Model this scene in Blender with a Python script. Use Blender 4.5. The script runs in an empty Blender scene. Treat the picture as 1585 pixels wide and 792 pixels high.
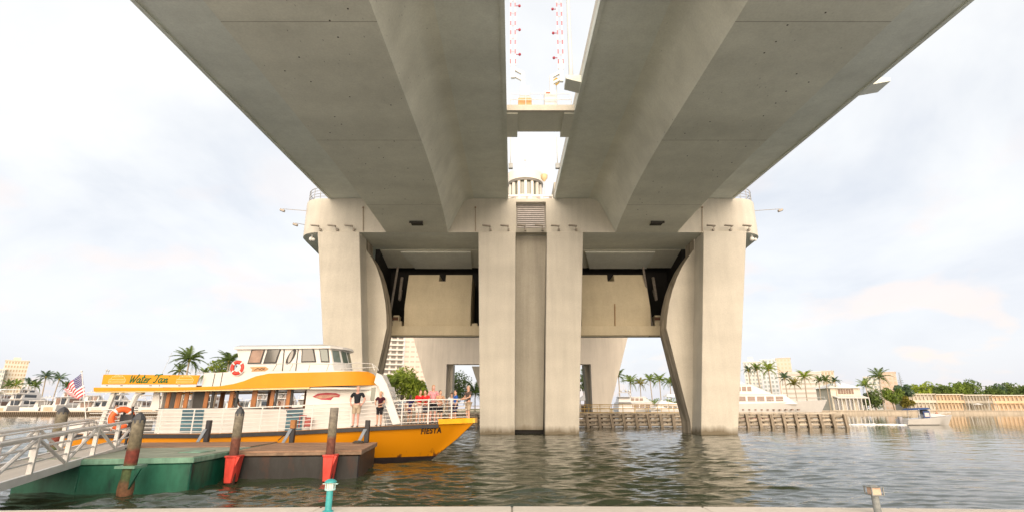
import bpy, bmesh, math, random
import numpy as np
from mathutils import Vector, Matrix
R = math.radians
random.seed(7)
rng = np.random.default_rng(11)
sc = bpy.context.scene
col = sc.collection

# ------------------------------------------------------------------ camera
EYE = 2.2                       # eye height above the water, metres
FPX = 790.0                     # focal length in pixels of a 1585 px wide picture
PITCH = R(16.63)                # camera tilted up
cam_d = bpy.data.cameras.new('camera')
cam = bpy.data.objects.new('camera', cam_d)
col.objects.link(cam)
cam.location = (0, 0, EYE)
cam.rotation_euler = (R(90) + PITCH, 0, 0)
cam_d.sensor_width = 36.0
cam_d.lens = 36.0 * FPX / 1585.0
cam_d.clip_start = 0.1
cam_d.clip_end = 9000
sc.camera = cam

# ------------------------------------------------------------------ colour management
sc.view_settings.view_transform = 'Standard'
sc.view_settings.look = 'None'
sc.view_settings.gamma = 1.0
sc.view_settings.use_curve_mapping = False
sc.view_settings.exposure = 1.52
sc.cycles.diffuse_bounces = 6
sc.cycles.max_bounces = 14
sc.cycles.transparent_max_bounces = 12
sc.cycles.caustics_reflective = True
sc.cycles.caustics_refractive = False
sc.cycles.sample_clamp_indirect = 4.0
try:
    sc.cycles.use_denoising = True
except Exception:
    pass

# ------------------------------------------------------------------ sky and sun
SUN_AZ, SUN_EL = 178.0, 12.0    # degrees: behind the camera and a little to its right, low
wld = bpy.data.worlds.new('World')
sc.world = wld
wld.use_nodes = True
wt = wld.node_tree
wt.nodes.clear()
def wn(t, **kw):
    n = wt.nodes.new(t)
    for k, v in kw.items():
        setattr(n, k, v)
    return n
def wm(op, a, b=None, clamp=False):
    n = wn('ShaderNodeMath', operation=op, use_clamp=clamp)
    for i, v in enumerate((a, b)):
        if v is None: continue
        if isinstance(v, (int, float)): n.inputs[i].default_value = v
        else: wt.links.new(v, n.inputs[i])
    return n.outputs[0]
sky = wn('ShaderNodeTexSky', sky_type='NISHITA', sun_disc=False)
sky.sun_elevation = R(SUN_EL)
sky.sun_rotation = R(SUN_AZ)
sky.altitude = 5
sky.dust_density = 2.0
bg1 = wn('ShaderNodeBackground')
bg1.inputs['Strength'].default_value = 0.1
wt.links.new(sky.outputs[0], bg1.inputs[0])
tc = wn('ShaderNodeTexCoord')
sep = wn('ShaderNodeSeparateXYZ')
wt.links.new(tc.outputs['Generated'], sep.inputs[0])
zz = wm('MAXIMUM', sep.outputs['Z'], 0.0)
den = wm('ADD', zz, 0.33)
cx_ = wm('DIVIDE', sep.outputs['X'], den)
cy_ = wm('DIVIDE', sep.outputs['Y'], den)
comb = wn('ShaderNodeCombineXYZ')
wt.links.new(cx_, comb.inputs[0]); wt.links.new(cy_, comb.inputs[1])
comb.inputs[2].default_value = 3.7
def wnoise(scale, detail, rough, dist=0.0):
    n = wn('ShaderNodeTexNoise')
    n.inputs['Scale'].default_value = scale
    n.inputs['Detail'].default_value = detail
    n.inputs['Roughness'].default_value = rough
    n.inputs['Distortion'].default_value = dist
    wt.links.new(comb.outputs[0], n.inputs['Vector'])
    return n.outputs['Fac']
def wramp(fac, stops):
    n = wn('ShaderNodeValToRGB')
    el = n.color_ramp.elements
    el[0].position, el[0].color = stops[0][0], (*stops[0][1], 1)
    el[1].position, el[1].color = stops[-1][0], (*stops[-1][1], 1)
    for p, c in stops[1:-1]:
        e = el.new(p); e.color = (*c, 1)
    wt.links.new(fac, n.inputs[0])
    return n.outputs[0]
# broad cloud deck: lavender grey to warm white
deck = wramp(wnoise(1.5, 6, 0.55, 0.3), [(0.34, (0.325, 0.336, 0.360)), (0.44, (0.375, 0.380, 0.390)), (0.54, (0.415, 0.416, 0.415)), (0.65, (0.446, 0.438, 0.425))])
# peach puffs, only low over the horizon
puff = wramp(wnoise(2.7, 5, 0.5, 0.2), [(0.53, (0, 0, 0)), (0.63, (1, 1, 1))])
low = wm('SUBTRACT', 1.0, wm('MULTIPLY', zz, 1.9), True)
pf = wm('MULTIPLY', wm('MULTIPLY', puff, low), 0.9)
# thin lavender veil of far cloud down at the horizon, all round
mixl = wn('ShaderNodeMixRGB')
wt.links.new(wm('POWER', wm('SUBTRACT', 1.0, wm('MULTIPLY', zz, 2.2), True), 2.0), mixl.inputs[0])
wt.links.new(deck, mixl.inputs[1]); mixl.inputs[2].default_value = (0.345, 0.346, 0.380, 1)
deck = mixl.outputs[0]
mixp = wn('ShaderNodeMixRGB')
wt.links.new(pf, mixp.inputs[0]); wt.links.new(deck, mixp.inputs[1])
mixp.inputs[2].default_value = (0.44, 0.375, 0.345, 1)
bg2 = wn('ShaderNodeBackground')
wt.links.new(mixp.outputs[0], bg2.inputs[0])
bg2.inputs['Strength'].default_value = 0.885
ms = wn('ShaderNodeMixShader')
ms.inputs[0].default_value = 0.9       # cloud cover
wt.links.new(bg1.outputs[0], ms.inputs[1]); wt.links.new(bg2.outputs[0], ms.inputs[2])
wo = wn('ShaderNodeOutputWorld')
wt.links.new(ms.outputs[0], wo.inputs[0])

sun_d = bpy.data.lights.new('sun', 'SUN')
sun_d.energy = 2.65
sun_d.angle = R(76)
sun_d.color = (1.0, 0.80, 0.60)
sun = bpy.data.objects.new('sun', sun_d)
col.objects.link(sun)
_sv = Vector((math.sin(R(SUN_AZ)) * math.cos(R(SUN_EL)), math.cos(R(SUN_AZ)) * math.cos(R(SUN_EL)), math.sin(R(SUN_EL))))
sun.rotation_euler = (-_sv).to_track_quat('-Z', 'Y').to_euler()

# ------------------------------------------------------------------ measuring helpers
CP, SP = math.cos(PITCH), math.sin(PITCH)
def ray(px, py):
    u = (px - 792.5) / FPX; w = (396.0 - py) / FPX
    return Vector((u, CP - w * SP, SP + w * CP))
def at(px, py, Y):              # point on the plane of depth Y
    d = ray(px, py)
    return Vector((0, 0, EYE)) + d * (Y / d.y)
def atz(px, py, z):             # point on the horizontal plane z
    d = ray(px, py)
    return Vector((0, 0, EYE)) + d * ((z - EYE) / d.z)
def X(px, py, Y): return at(px, py, Y).x
def Z(py, Y): return at(792.5, py, Y).z

# ------------------------------------------------------------------ materials
MATS = {}
def new_mat(name):
    m = bpy.data.materials.new(name); m.use_nodes = True
    nt = m.node_tree
    return m, nt, nt.nodes['Principled BSDF']
def nnode(nt, t, **kw):
    n = nt.nodes.new(t)
    for k, v in kw.items(): setattr(n, k, v)
    return n
def M(name, c, rough=0.6, var=0.12, scale=3.0, bump=0.0, bscale=None, metal=0.0, spec=0.5, stretch=None, c2=None, detail=5, alpha=None, coat=0.0):
    if name in MATS: return MATS[name]
    m, nt, b = new_mat(name)
    co = nnode(nt, 'ShaderNodeTexCoord')
    vec = co.outputs['Object']
    if stretch:
        mp = nnode(nt, 'ShaderNodeMapping'); mp.inputs['Scale'].default_value = stretch
        nt.links.new(vec, mp.inputs[0]); vec = mp.outputs[0]
    nz = nnode(nt, 'ShaderNodeTexNoise'); nz.inputs['Scale'].default_value = scale
    nz.inputs['Detail'].default_value = detail; nz.inputs['Roughness'].default_value = 0.6
    nt.links.new(vec, nz.inputs['Vector'])
    rp = nnode(nt, 'ShaderNodeValToRGB')
    lo = tuple(max(0, x * (1 - var)) for x in c) if c2 is None else c2
    hi = tuple(min(1, x * (1 + var)) for x in c) if c2 is None else c
    rp.color_ramp.elements[0].position = 0.32; rp.color_ramp.elements[0].color = (*lo, 1)
    rp.color_ramp.elements[1].position = 0.68; rp.color_ramp.elements[1].color = (*hi, 1)
    nt.links.new(nz.outputs['Fac'], rp.inputs[0])
    nt.links.new(rp.outputs[0], b.inputs['Base Color'])
    b.inputs['Roughness'].default_value = rough
    b.inputs['Metallic'].default_value = metal
    b.inputs['Specular IOR Level'].default_value = spec
    b.inputs['Coat Weight'].default_value = coat
    if bump:
        n2 = nnode(nt, 'ShaderNodeTexNoise'); n2.inputs['Scale'].default_value = bscale or scale * 6
        n2.inputs['Detail'].default_value = 4
        nt.links.new(vec, n2.inputs['Vector'])
        bp = nnode(nt, 'ShaderNodeBump'); bp.inputs['Strength'].default_value = bump; bp.inputs['Distance'].default_value = 0.03
        nt.links.new(n2.outputs['Fac'], bp.inputs['Height']); nt.links.new(bp.outputs[0], b.inputs['Normal'])
    MATS[name] = m
    return m
def concrete(name, c, streak=0.16, pores=0.0, blotch=0.12, board=0.0, tide=False):
    """cast concrete: broad blotches, run-down streaks, small dark pores, faint board lines"""
    m, nt, b = new_mat(name)
    L = nt.links.new
    geo = nnode(nt, 'ShaderNodeNewGeometry'); P = geo.outputs['Position']
    def noise(scale, sx, sy, sz, det=5):
        mp = nnode(nt, 'ShaderNodeMapping'); mp.inputs['Scale'].default_value = (sx, sy, sz)
        L(P, mp.inputs[0])
        n = nnode(nt, 'ShaderNodeTexNoise'); n.inputs['Scale'].default_value = scale
        n.inputs['Detail'].default_value = det; n.inputs['Roughness'].default_value = 0.62
        L(mp.outputs[0], n.inputs['Vector']); return n.outputs['Fac']
    def ramp(f, p0, v0, p1, v1):
        r = nnode(nt, 'ShaderNodeMapRange'); r.inputs[1].default_value = p0; r.inputs[2].default_value = p1
        r.inputs[3].default_value = v0; r.inputs[4].default_value = v1; L(f, r.inputs[0]); return r.outputs[0]
    def mul(a, bb):
        n = nnode(nt, 'ShaderNodeMath', operation='MULTIPLY'); L(a, n.inputs[0]); L(bb, n.inputs[1]); return n.outputs[0]
    f = ramp(noise(0.35, 1, 1, 1, 6), 0.3, 1 - blotch, 0.7, 1 + blotch * 0.5)
    f = mul(f, ramp(noise(1.0, 1.4, 1.4, 0.09, 6), 0.36, 1 - streak, 0.6, 1.0))
    f = mul(f, ramp(noise(9, 1, 1, 1, 4), 0.3, 0.93, 0.7, 1.05))
    if board:
        f = mul(f, ramp(noise(1.0, 0.05, 0.28, 0.55, 1), 0.35, 1 - board, 0.65, 1 + board * 0.4))
    if pores:
        mp = nnode(nt, 'ShaderNodeMapping'); mp.inputs['Scale'].default_value = (2.2, 0.8, 2.0); L(P, mp.inputs[0])
        v = nnode(nt, 'ShaderNodeTexVoronoi'); v.inputs['Scale'].default_value = 1.6; L(mp.outputs[0], v.inputs['Vector'])
        k = ramp(v.outputs['Distance'], 0.05, 0.0, 0.10, 1.0)
        gate = ramp(noise(0.5, 1, 0.35, 1, 3), 0.44, 1.0, 0.56, 0.0)
        mx = nnode(nt, 'ShaderNodeMath', operation='MAXIMUM'); L(k, mx.inputs[0]); L(gate, mx.inputs[1])
        f = mul(f, ramp(mx.outputs[0], 0, 1 - pores, 1, 1))
    vm = nnode(nt, 'ShaderNodeVectorMath', operation='SCALE'); vm.inputs[0].default_value = c; L(f, vm.inputs['Scale'])
    if tide:
        sz = nnode(nt, 'ShaderNodeSeparateXYZ'); L(P, sz.inputs[0])
        nn = nnode(nt, 'ShaderNodeMath', operation='MULTIPLY_ADD'); L(noise(1.3, 1, 1, .3, 6), nn.inputs[0]); nn.inputs[1].default_value = -1.1; L(sz.outputs['Z'], nn.inputs[2])
        tf = ramp(nn.outputs[0], -.45, .85, .15, 0.0)
        mt = nnode(nt, 'ShaderNodeMixRGB'); L(tf, mt.inputs[0]); L(vm.outputs[0], mt.inputs[1]); mt.inputs[2].default_value = (.13, .10, .055, 1)
        vm = mt
    L(vm.outputs[0], b.inputs['Base Color'])
    b.inputs['Roughness'].default_value = 0.86; b.inputs['Specular IOR Level'].default_value = 0.25
    bp = nnode(nt, 'ShaderNodeBump'); bp.inputs['Strength'].default_value = 0.16; bp.inputs['Distance'].default_value = 0.05
    L(noise(14, 1, 1, 1, 4), bp.inputs['Height']); L(bp.outputs[0], b.inputs['Normal'])
    MATS[name] = m
    return m
def glass(name, c=(0.03, 0.04, 0.045), rough=0.06):
    if name in MATS: return MATS[name]
    m, nt, b = new_mat(name)
    b.inputs['Base Color'].default_value = (*c, 1); b.inputs['Roughness'].default_value = rough
    b.inputs['IOR'].default_value = 1.5; b.inputs['Specular IOR Level'].default_value = 0.8
    MATS[name] = m
    return m
def zbands(name, stops, noise_amt=0.25, nscale=2.5, rough=0.8):
    """bands of wear by height above the object's own base (object z), edges broken by noise"""
    m, nt, b = new_mat(name); L = nt.links.new
    co = nnode(nt, 'ShaderNodeTexCoord'); s = nnode(nt, 'ShaderNodeSeparateXYZ'); L(co.outputs['Object'], s.inputs[0])
    nz = nnode(nt, 'ShaderNodeTexNoise'); nz.inputs['Scale'].default_value = nscale; nz.inputs['Detail'].default_value = 6; L(co.outputs['Object'], nz.inputs['Vector'])
    a = nnode(nt, 'ShaderNodeMath', operation='MULTIPLY_ADD'); L(nz.outputs['Fac'], a.inputs[0]); a.inputs[1].default_value = noise_amt; a.inputs[2].default_value = -noise_amt / 2
    z = nnode(nt, 'ShaderNodeMath', operation='ADD'); L(s.outputs['Z'], z.inputs[0]); L(a.outputs[0], z.inputs[1])
    lo, hi = stops[0][0], stops[-1][0]
    mr = nnode(nt, 'ShaderNodeMapRange'); mr.inputs[1].default_value = lo; mr.inputs[2].default_value = hi; L(z.outputs[0], mr.inputs[0])
    rp = nnode(nt, 'ShaderNodeValToRGB'); el = rp.color_ramp.elements
    el[0].position = 0.0; el[0].color = (*stops[0][1], 1); el[1].position = 1.0; el[1].color = (*stops[-1][1], 1)
    for p, c in stops[1:-1]:
        e = el.new((p - lo) / (hi - lo)); e.color = (*c, 1)
    L(mr.outputs[0], rp.inputs[0])
    n3 = nnode(nt, 'ShaderNodeTexNoise'); n3.inputs['Scale'].default_value = 11; n3.inputs['Detail'].default_value = 6; L(co.outputs['Object'], n3.inputs['Vector'])
    r3 = nnode(nt, 'ShaderNodeMapRange'); r3.inputs[1].default_value = 0.3; r3.inputs[2].default_value = 0.7; r3.inputs[3].default_value = 0.6; r3.inputs[4].default_value = 1.3; L(n3.outputs['Fac'], r3.inputs[0])
    vm = nnode(nt, 'ShaderNodeVectorMath', operation='SCALE'); L(rp.outputs[0], vm.inputs[0]); L(r3.outputs[0], vm.inputs['Scale'])
    L(vm.outputs[0], b.inputs['Base Color']); b.inputs['Roughness'].default_value = rough
    bp = nnode(nt, 'ShaderNodeBump'); bp.inputs['Strength'].default_value = 0.4; bp.inputs['Distance'].default_value = 0.02
    L(n3.outputs['Fac'], bp.inputs['Height']); L(bp.outputs[0], b.inputs['Normal'])
    MATS[name] = m
    return m

# ------------------------------------------------------------------ mesh builder
class MB:
    def __init__(s): s.v = []; s.f = []; s.mi = []
    def add(s, vs, fs, mi=0):
        o = len(s.v); s.v += [tuple(p) for p in vs]; s.f += [tuple(i + o for i in f) for f in fs]; s.mi += [mi] * len(fs); return s
    def hexa(s, b4, t4):
        return s.add(list(b4) + list(t4), [(3, 2, 1, 0), (4, 5, 6, 7), (0, 1, 5, 4), (1, 2, 6, 5), (2, 3, 7, 6), (3, 0, 4, 7)])
    def box(s, x0, x1, y0, y1, z0, z1):
        return s.hexa([(x0, y0, z0), (x1, y0, z0), (x1, y1, z0), (x0, y1, z0)], [(x0, y0, z1), (x1, y0, z1), (x1, y1, z1), (x0, y1, z1)])
    def cbox(s, c, sz, rz=0.0, ry=0.0, rx=0.0):
        m = Matrix.Translation(Vector(c)) @ Matrix.Rotation(rz, 4, 'Z') @ Matrix.Rotation(ry, 4, 'Y') @ Matrix.Rotation(rx, 4, 'X')
        hx, hy, hz = sz[0] / 2, sz[1] / 2, sz[2] / 2
        P = [m @ Vector(p) for p in ((-hx, -hy, -hz), (hx, -hy, -hz), (hx, hy, -hz), (-hx, hy, -hz), (-hx, -hy, hz), (hx, -hy, hz), (hx, hy, hz), (-hx, hy, hz))]
        return s.hexa(P[:4], P[4:])
    def prism(s, a, b):         # two equal closed loops of points
        n = len(a)
        return s.add(list(a) + list(b), [tuple(range(n))[::-1], tuple(range(n, 2 * n))] + [(i, (i + 1) % n, n + (i + 1) % n, n + i) for i in range(n)])
    def xz(s, pts, y0, y1): return s.prism([(x, y0, z) for x, z in pts], [(x, y1, z) for x, z in pts])
    def xy(s, pts, z0, z1): return s.prism([(x, y, z0) for x, y in pts], [(x, y, z1) for x, y in pts])
    def yz(s, pts, x0, x1): return s.prism([(x0, y, z) for y, z in pts], [(x1, y, z) for y, z in pts])
    def loft(s, loops, closed=True, caps=True):
        n = len(loops[0]); o = len(s.v)
        for l in loops: s.v += [tuple(p) for p in l]
        for k in range(len(loops) - 1):
            for i in range(n if closed else n - 1):
                j = (i + 1) % n
                s.f.append((o + k * n + i, o + k * n + j, o + (k + 1) * n + j, o + (k + 1) * n + i)); s.mi.append(0)
        if caps and closed:
            s.f.append(tuple(o + i for i in range(n))[::-1]); s.f.append(tuple(o + (len(loops) - 1) * n + i for i in range(n))); s.mi += [0, 0]
        return s
    def tube(s, pts, r, n=6, closed=False):
        pts = [Vector(p) for p in pts]; m = len(pts)
        rs = r if isinstance(r, (list, tuple)) else [r] * m
        loops = []
        up = None
        for i, p in enumerate(pts):
            if closed: t = pts[(i + 1) % m] - pts[i - 1]
            else: t = pts[min(i + 1, m - 1)] - pts[max(i - 1, 0)]
            t.normalize()
            if up is None:
                up = Vector((0, 0, 1)) if abs(t.z) < 0.9 else Vector((0, 1, 0))
            a = t.cross(up)
            if a.length < 1e-4: a = t.cross(Vector((1, 0, 0)))
            a.normalize(); b = a.cross(t); up = b
            loops.append([p + (a * math.cos(k * 2 * math.pi / n + math.pi / n) + b * math.sin(k * 2 * math.pi / n + math.pi / n)) * rs[i] for k in range(n)])
        if closed: loops.append(loops[0])
        return s.loft(loops, True, not closed)
    def lathe(s, prof, c=(0, 0, 0), n=12):   # profile of (r, z)
        c = Vector(c)
        loops = [[c + Vector((r * math.cos(2 * math.pi * k / n), r * math.sin(2 * math.pi * k / n), z)) for k in range(n)] for r, z in prof]
        return s.loft(loops, True, True)
    def ball(s, c, r, n=8, sx=1, sy=1, sz=1):
        pr = [(max(1e-3, math.sin(math.pi * i / 6)) , -math.cos(math.pi * i / 6)) for i in range(7)]
        c = Vector(c)
        return s.loft([[c + Vector((q * r * sx * math.cos(2 * math.pi * k / n), q * r * sy * math.sin(2 * math.pi * k / n), h * r * sz)) for k in range(n)] for q, h in pr], True, True)
    def mesh(s, name, org=None, recalc=True):
        me = bpy.data.meshes.new(name)
        vs = s.v if org is None else [(x - org[0], y - org[1], z - org[2]) for x, y, z in s.v]
        me.from_pydata(vs, [], s.f)
        if any(s.mi):
            me.polygons.foreach_set('material_index', s.mi)
        if recalc:
            bm = bmesh.new(); bm.from_mesh(me)
            bmesh.ops.recalc_face_normals(bm, faces=bm.faces)
            big = [f for f in bm.faces if len(f.verts) > 4]
            if big: bmesh.ops.triangulate(bm, faces=big)
            bm.to_mesh(me); bm.free()
        return me
    def build(s, name, mat, parent=None, smooth=None, bevel=0.0, recalc=True):
        org = ORG.get(parent.name) if parent is not None else None
        me = s.mesh(name, org, recalc)
        for m in (mat if isinstance(mat, (list, tuple)) else [mat]): me.materials.append(m)
        if smooth:
            me.shade_smooth()
            me.set_sharp_from_angle(angle=R(smooth))
        o = bpy.data.objects.new(name, me); col.objects.link(o)
        if parent is not None:
            o.parent = parent
            if org is not None: ORG[o.name] = org
        if bevel:
            bv = o.modifiers.new('bevel', 'BEVEL'); bv.width = bevel; bv.segments = 1; bv.limit_method = 'ANGLE'
        return o
ORG = {}
def tag(o, label=None, cat=None, group=None, kind=None):
    if label: o['label'] = label
    if cat: o['category'] = cat
    if group: o['group'] = group
    if kind: o['kind'] = kind
    return o
def thing(name, label, cat, loc=(0, 0, 0), rz=0.0, group=None, world=False):
    """an empty at the thing's base; with world=True its parts are given in world coordinates"""
    o = bpy.data.objects.new(name, None); col.objects.link(o)
    o.empty_display_size = 0.3
    o.location = loc; o.rotation_euler = (0, 0, rz)
    if world: ORG[o.name] = tuple(loc)
    return tag(o, label, cat, group)
def instance(me, name, parent, loc=(0, 0, 0), rot=(0, 0, 0), scale=(1, 1, 1), label=None):
    o = bpy.data.objects.new(name, me); col.objects.link(o); o.parent = parent
    org = ORG.get(parent.name) if parent is not None else None
    o.location = Vector(loc) - Vector(org) if org else loc
    o.rotation_euler = rot; o.scale = scale
    if label: o['label'] = label
    return o
KIDS = {}
def kids(o): return [c for c in bpy.data.objects if c.parent is o]
def copy_tree(o, parent=None, kidmap=None):
    c = o.copy(); col.objects.link(c)
    c.parent = parent
    for ch in list(o.children): copy_tree(ch, c)
    return c
# ================================================================== WATER AND GROUND
def make_water():
    nc = 560
    y = np.concatenate([4.4 * (170 / 4.4) ** np.linspace(0, 1, 1000), 170 * (4300 / 170) ** np.linspace(0.02, 1, 70)])
    nr = len(y)
    u = np.linspace(-1, 1, nc)
    Yg, U = np.meshgrid(y, u, indexing='ij')
    Xg = U * (1.32 * Yg + 9)
    Zg = np.zeros_like(Xg)
    dy = np.maximum(Yg * 0.00366, np.where(Yg > 170, 6.0, 0.0))
    dx = (1.32 * Yg + 9) * 2 / nc
    main = R(96)
    calm = 1.0 / (1.0 + (Yg / 58.0) ** 2.2)          # the chop dies away from the wake-stirred basin
    shelter = 0.22 + 0.78 / (1.0 + np.exp((Xg - 0.40 * Yg - 3.0) / 3.5))   # smoother water out in the open channel on the right
    for k in range(84):
        lam = 0.22 * (4.6 / 0.22) ** (k / 83.0)
        a = main + rng.normal(0, 0.60)
        slope = 0.052 * (1.35 if lam < 1.1 else 0.45)
        amp = slope * lam / (2 * math.pi)
        kx, ky = math.cos(a) * 2 * math.pi / lam, math.sin(a) * 2 * math.pi / lam
        w = np.exp(-(dy * abs(math.sin(a)) * 2.4 / lam) ** 2 - (dx * abs(math.cos(a)) * 2.4 / lam) ** 2)
        g = 0.5 + 0.5 * np.sin(Xg * rng.uniform(-.5, .5) + Yg * rng.uniform(-.5, .5) + rng.uniform(0, 6.3))
        ph = Xg * kx + Yg * ky + rng.uniform(0, 6.3) + 0.6 * np.sin(Xg * .31 * rng.uniform(-1, 1) + Yg * .27 * rng.uniform(-1, 1))
        Zg += amp * w * g * (2.2 * ((np.sin(ph) + 1) * .5) ** 2.0 - 1.0) * (0.03 + 1.08 * calm) * shelter
    v = np.stack([Xg, Yg, Zg], -1).reshape(-1, 3)
    i = np.arange(nr * nc).reshape(nr, nc)
    f = np.stack([i[:-1, :-1], i[:-1, 1:], i[1:, 1:], i[1:, :-1]], -1).reshape(-1, 4)
    me = bpy.data.meshes.new('water')
    me.vertices.add(len(v)); me.vertices.foreach_set('co', v.ravel().astype(np.float32))
    me.loops.add(f.size); me.loops.foreach_set('vertex_index', f.ravel().astype(np.int32))
    me.polygons.add(len(f)); me.polygons.foreach_set('loop_start', np.arange(0, f.size, 4, dtype=np.int32))
    me.update(calc_edges=True); me.shade_smooth()
    m, nt, b = new_mat('water'); L = nt.links.new
    b.inputs['Base Color'].default_value = (0.032, 0.042, 0.023, 1)
    b.inputs['Roughness'].default_value = 0.02; b.inputs['IOR'].default_value = 1.333
    geo = nnode(nt, 'ShaderNodeNewGeometry')
    mp = nnode(nt, 'ShaderNodeMapping'); mp.inputs['Scale'].default_value = (0.55, 1.5, 1); L(geo.outputs['Position'], mp.inputs[0])
    n1 = nnode(nt, 'ShaderNodeTexNoise'); n1.inputs['Scale'].default_value = 3.2; n1.inputs['Detail'].default_value = 4; L(mp.outputs[0], n1.inputs['Vector'])
    bp = nnode(nt, 'ShaderNodeBump'); bp.inputs['Strength'].default_value = 0.35; bp.inputs['Distance'].default_value = 0.055
    L(n1.outputs['Fac'], bp.inputs['Height'])
    n2 = nnode(nt, 'ShaderNodeTexNoise'); n2.inputs['Scale'].default_value = 0.5; n2.inputs['Detail'].default_value = 3; L(mp.outputs[0], n2.inputs['Vector'])
    bp2 = nnode(nt, 'ShaderNodeBump'); bp2.inputs['Strength'].default_value = 0.25; bp2.inputs['Distance'].default_value = 0.08
    sx = nnode(nt, 'ShaderNodeSeparateXYZ'); L(geo.outputs['Position'], sx.inputs[0])
    d1 = nnode(nt, 'ShaderNodeMath', operation='DIVIDE'); L(sx.outputs['Y'], d1.inputs[0]); d1.inputs[1].default_value = 58.0
    d2 = nnode(nt, 'ShaderNodeMath', operation='MULTIPLY_ADD'); L(d1.outputs[0], d2.inputs[0]); L(d1.outputs[0], d2.inputs[1]); d2.inputs[2].default_value = 1.0
    d3 = nnode(nt, 'ShaderNodeMath', operation='DIVIDE'); d3.inputs[0].default_value = 0.58; L(d2.outputs[0], d3.inputs[1])
    e1 = nnode(nt, 'ShaderNodeMath', operation='MULTIPLY_ADD'); L(sx.outputs['Y'], e1.inputs[0]); e1.inputs[1].default_value = -0.40; L(sx.outputs['X'], e1.inputs[2])
    e2 = nnode(nt, 'ShaderNodeMapRange'); L(e1.outputs[0], e2.inputs[0]); e2.inputs[1].default_value = -4; e2.inputs[2].default_value = 10; e2.inputs[3].default_value = 1; e2.inputs[4].default_value = 0.22
    e3 = nnode(nt, 'ShaderNodeMath', operation='MULTIPLY'); L(e2.outputs[0], e3.inputs[0]); L(d3.outputs[0], e3.inputs[1]); d3 = e3
    d4 = nnode(nt, 'ShaderNodeMath', operation='ADD'); L(d3.outputs[0], d4.inputs[0]); d4.inputs[1].default_value = 0.015
    L(d4.outputs[0], bp.inputs['Strength']); L(d4.outputs[0], bp2.inputs['Strength'])
    L(n2.outputs['Fac'], bp2.inputs['Height']); L(bp.outputs[0], bp2.inputs['Normal']); L(bp2.outputs[0], b.inputs['Normal'])
    me.materials.append(m)
    o = bpy.data.objects.new('water', me); col.objects.link(o)
    o['kind'] = 'structure'
make_water()

CONC = concrete('concrete_front', (0.62, 0.585, 0.505), 0.08, 0, 0.09, 0.05, tide=True)
CONC_S = concrete('concrete_soffit', (0.73, 0.73, 0.635), 0.05, 0.55, 0.09, 0.09)  # paler copy of the concrete, light from below put into the colour
CONC_O = concrete('concrete_overhang', (0.74, 0.765, 0.70), 0.07, 0, 0.08, 0.07)  # paler, bluer copy of the concrete, skylight put into the colour
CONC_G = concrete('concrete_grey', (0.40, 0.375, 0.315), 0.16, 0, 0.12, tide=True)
CONC_W = concrete('concrete_wing_streaked', (0.56, 0.49, 0.39), 0.6, 0, 0.22)  # darker, heavily streaked concrete for the inner faces of the wing walls
PAVE = concrete('paving', (0.66, 0.63, 0.57), 0.02, 0, 0.10)

# river walk behind and under the camera, its coping a gentle arc
edge = []
for i in range(41):
    x = -40 + i * 2.0
    edge.append((x, 5.86 - 0.0075 * (x - 0.35) ** 2 if abs(x - 0.35) < 12 else 5.86 - 0.0075 * 144 - 0.18 * (abs(x - 0.35) - 12)))
o = MB().xy(edge + [(260, 1.0), (260, -240), (-260, -240), (-260, 1.0)], -2.0, 1.10).build('promenade', PAVE); o['kind'] = 'structure'
b = MB()
for i in range(40):
    (xa, ya), (xb, yb) = edge[i], edge[i + 1]
    b.hexa([(xa + .006, ya - .55, 1.104), (xb - .006, yb - .55, 1.104), (xb - .006, yb + .07, 1.104), (xa + .006, ya + .07, 1.104)],
           [(xa + .006, ya - .55, 1.215), (xb - .006, yb - .55, 1.215), (xb - .006, yb + .07, 1.215), (xa + .006, ya + .07, 1.215)])
o = b.build('seawall_coping', concrete('coping', (0.60, 0.55, 0.48), 0.02, 0, 0.12), bevel=0.012); o['kind'] = 'structure'

# land across the water
LAND = M('land_grass', (0.10, 0.12, 0.05), 0.95, 0.3, 0.05)
o = MB().xy([(-70, 252), (4000, 252), (4000, 4100), (-4000, 4100), (-4000, 236), (-70, 236)], -2, 1.45).build('far_shore', LAND); o['kind'] = 'structure'
o = MB().xy([(-46, 128), (8, 128), (16, 150), (16, 235.9), (-46, 235.9)], -2, 1.2).build('island_shore', LAND); o['kind'] = 'structure'

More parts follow.
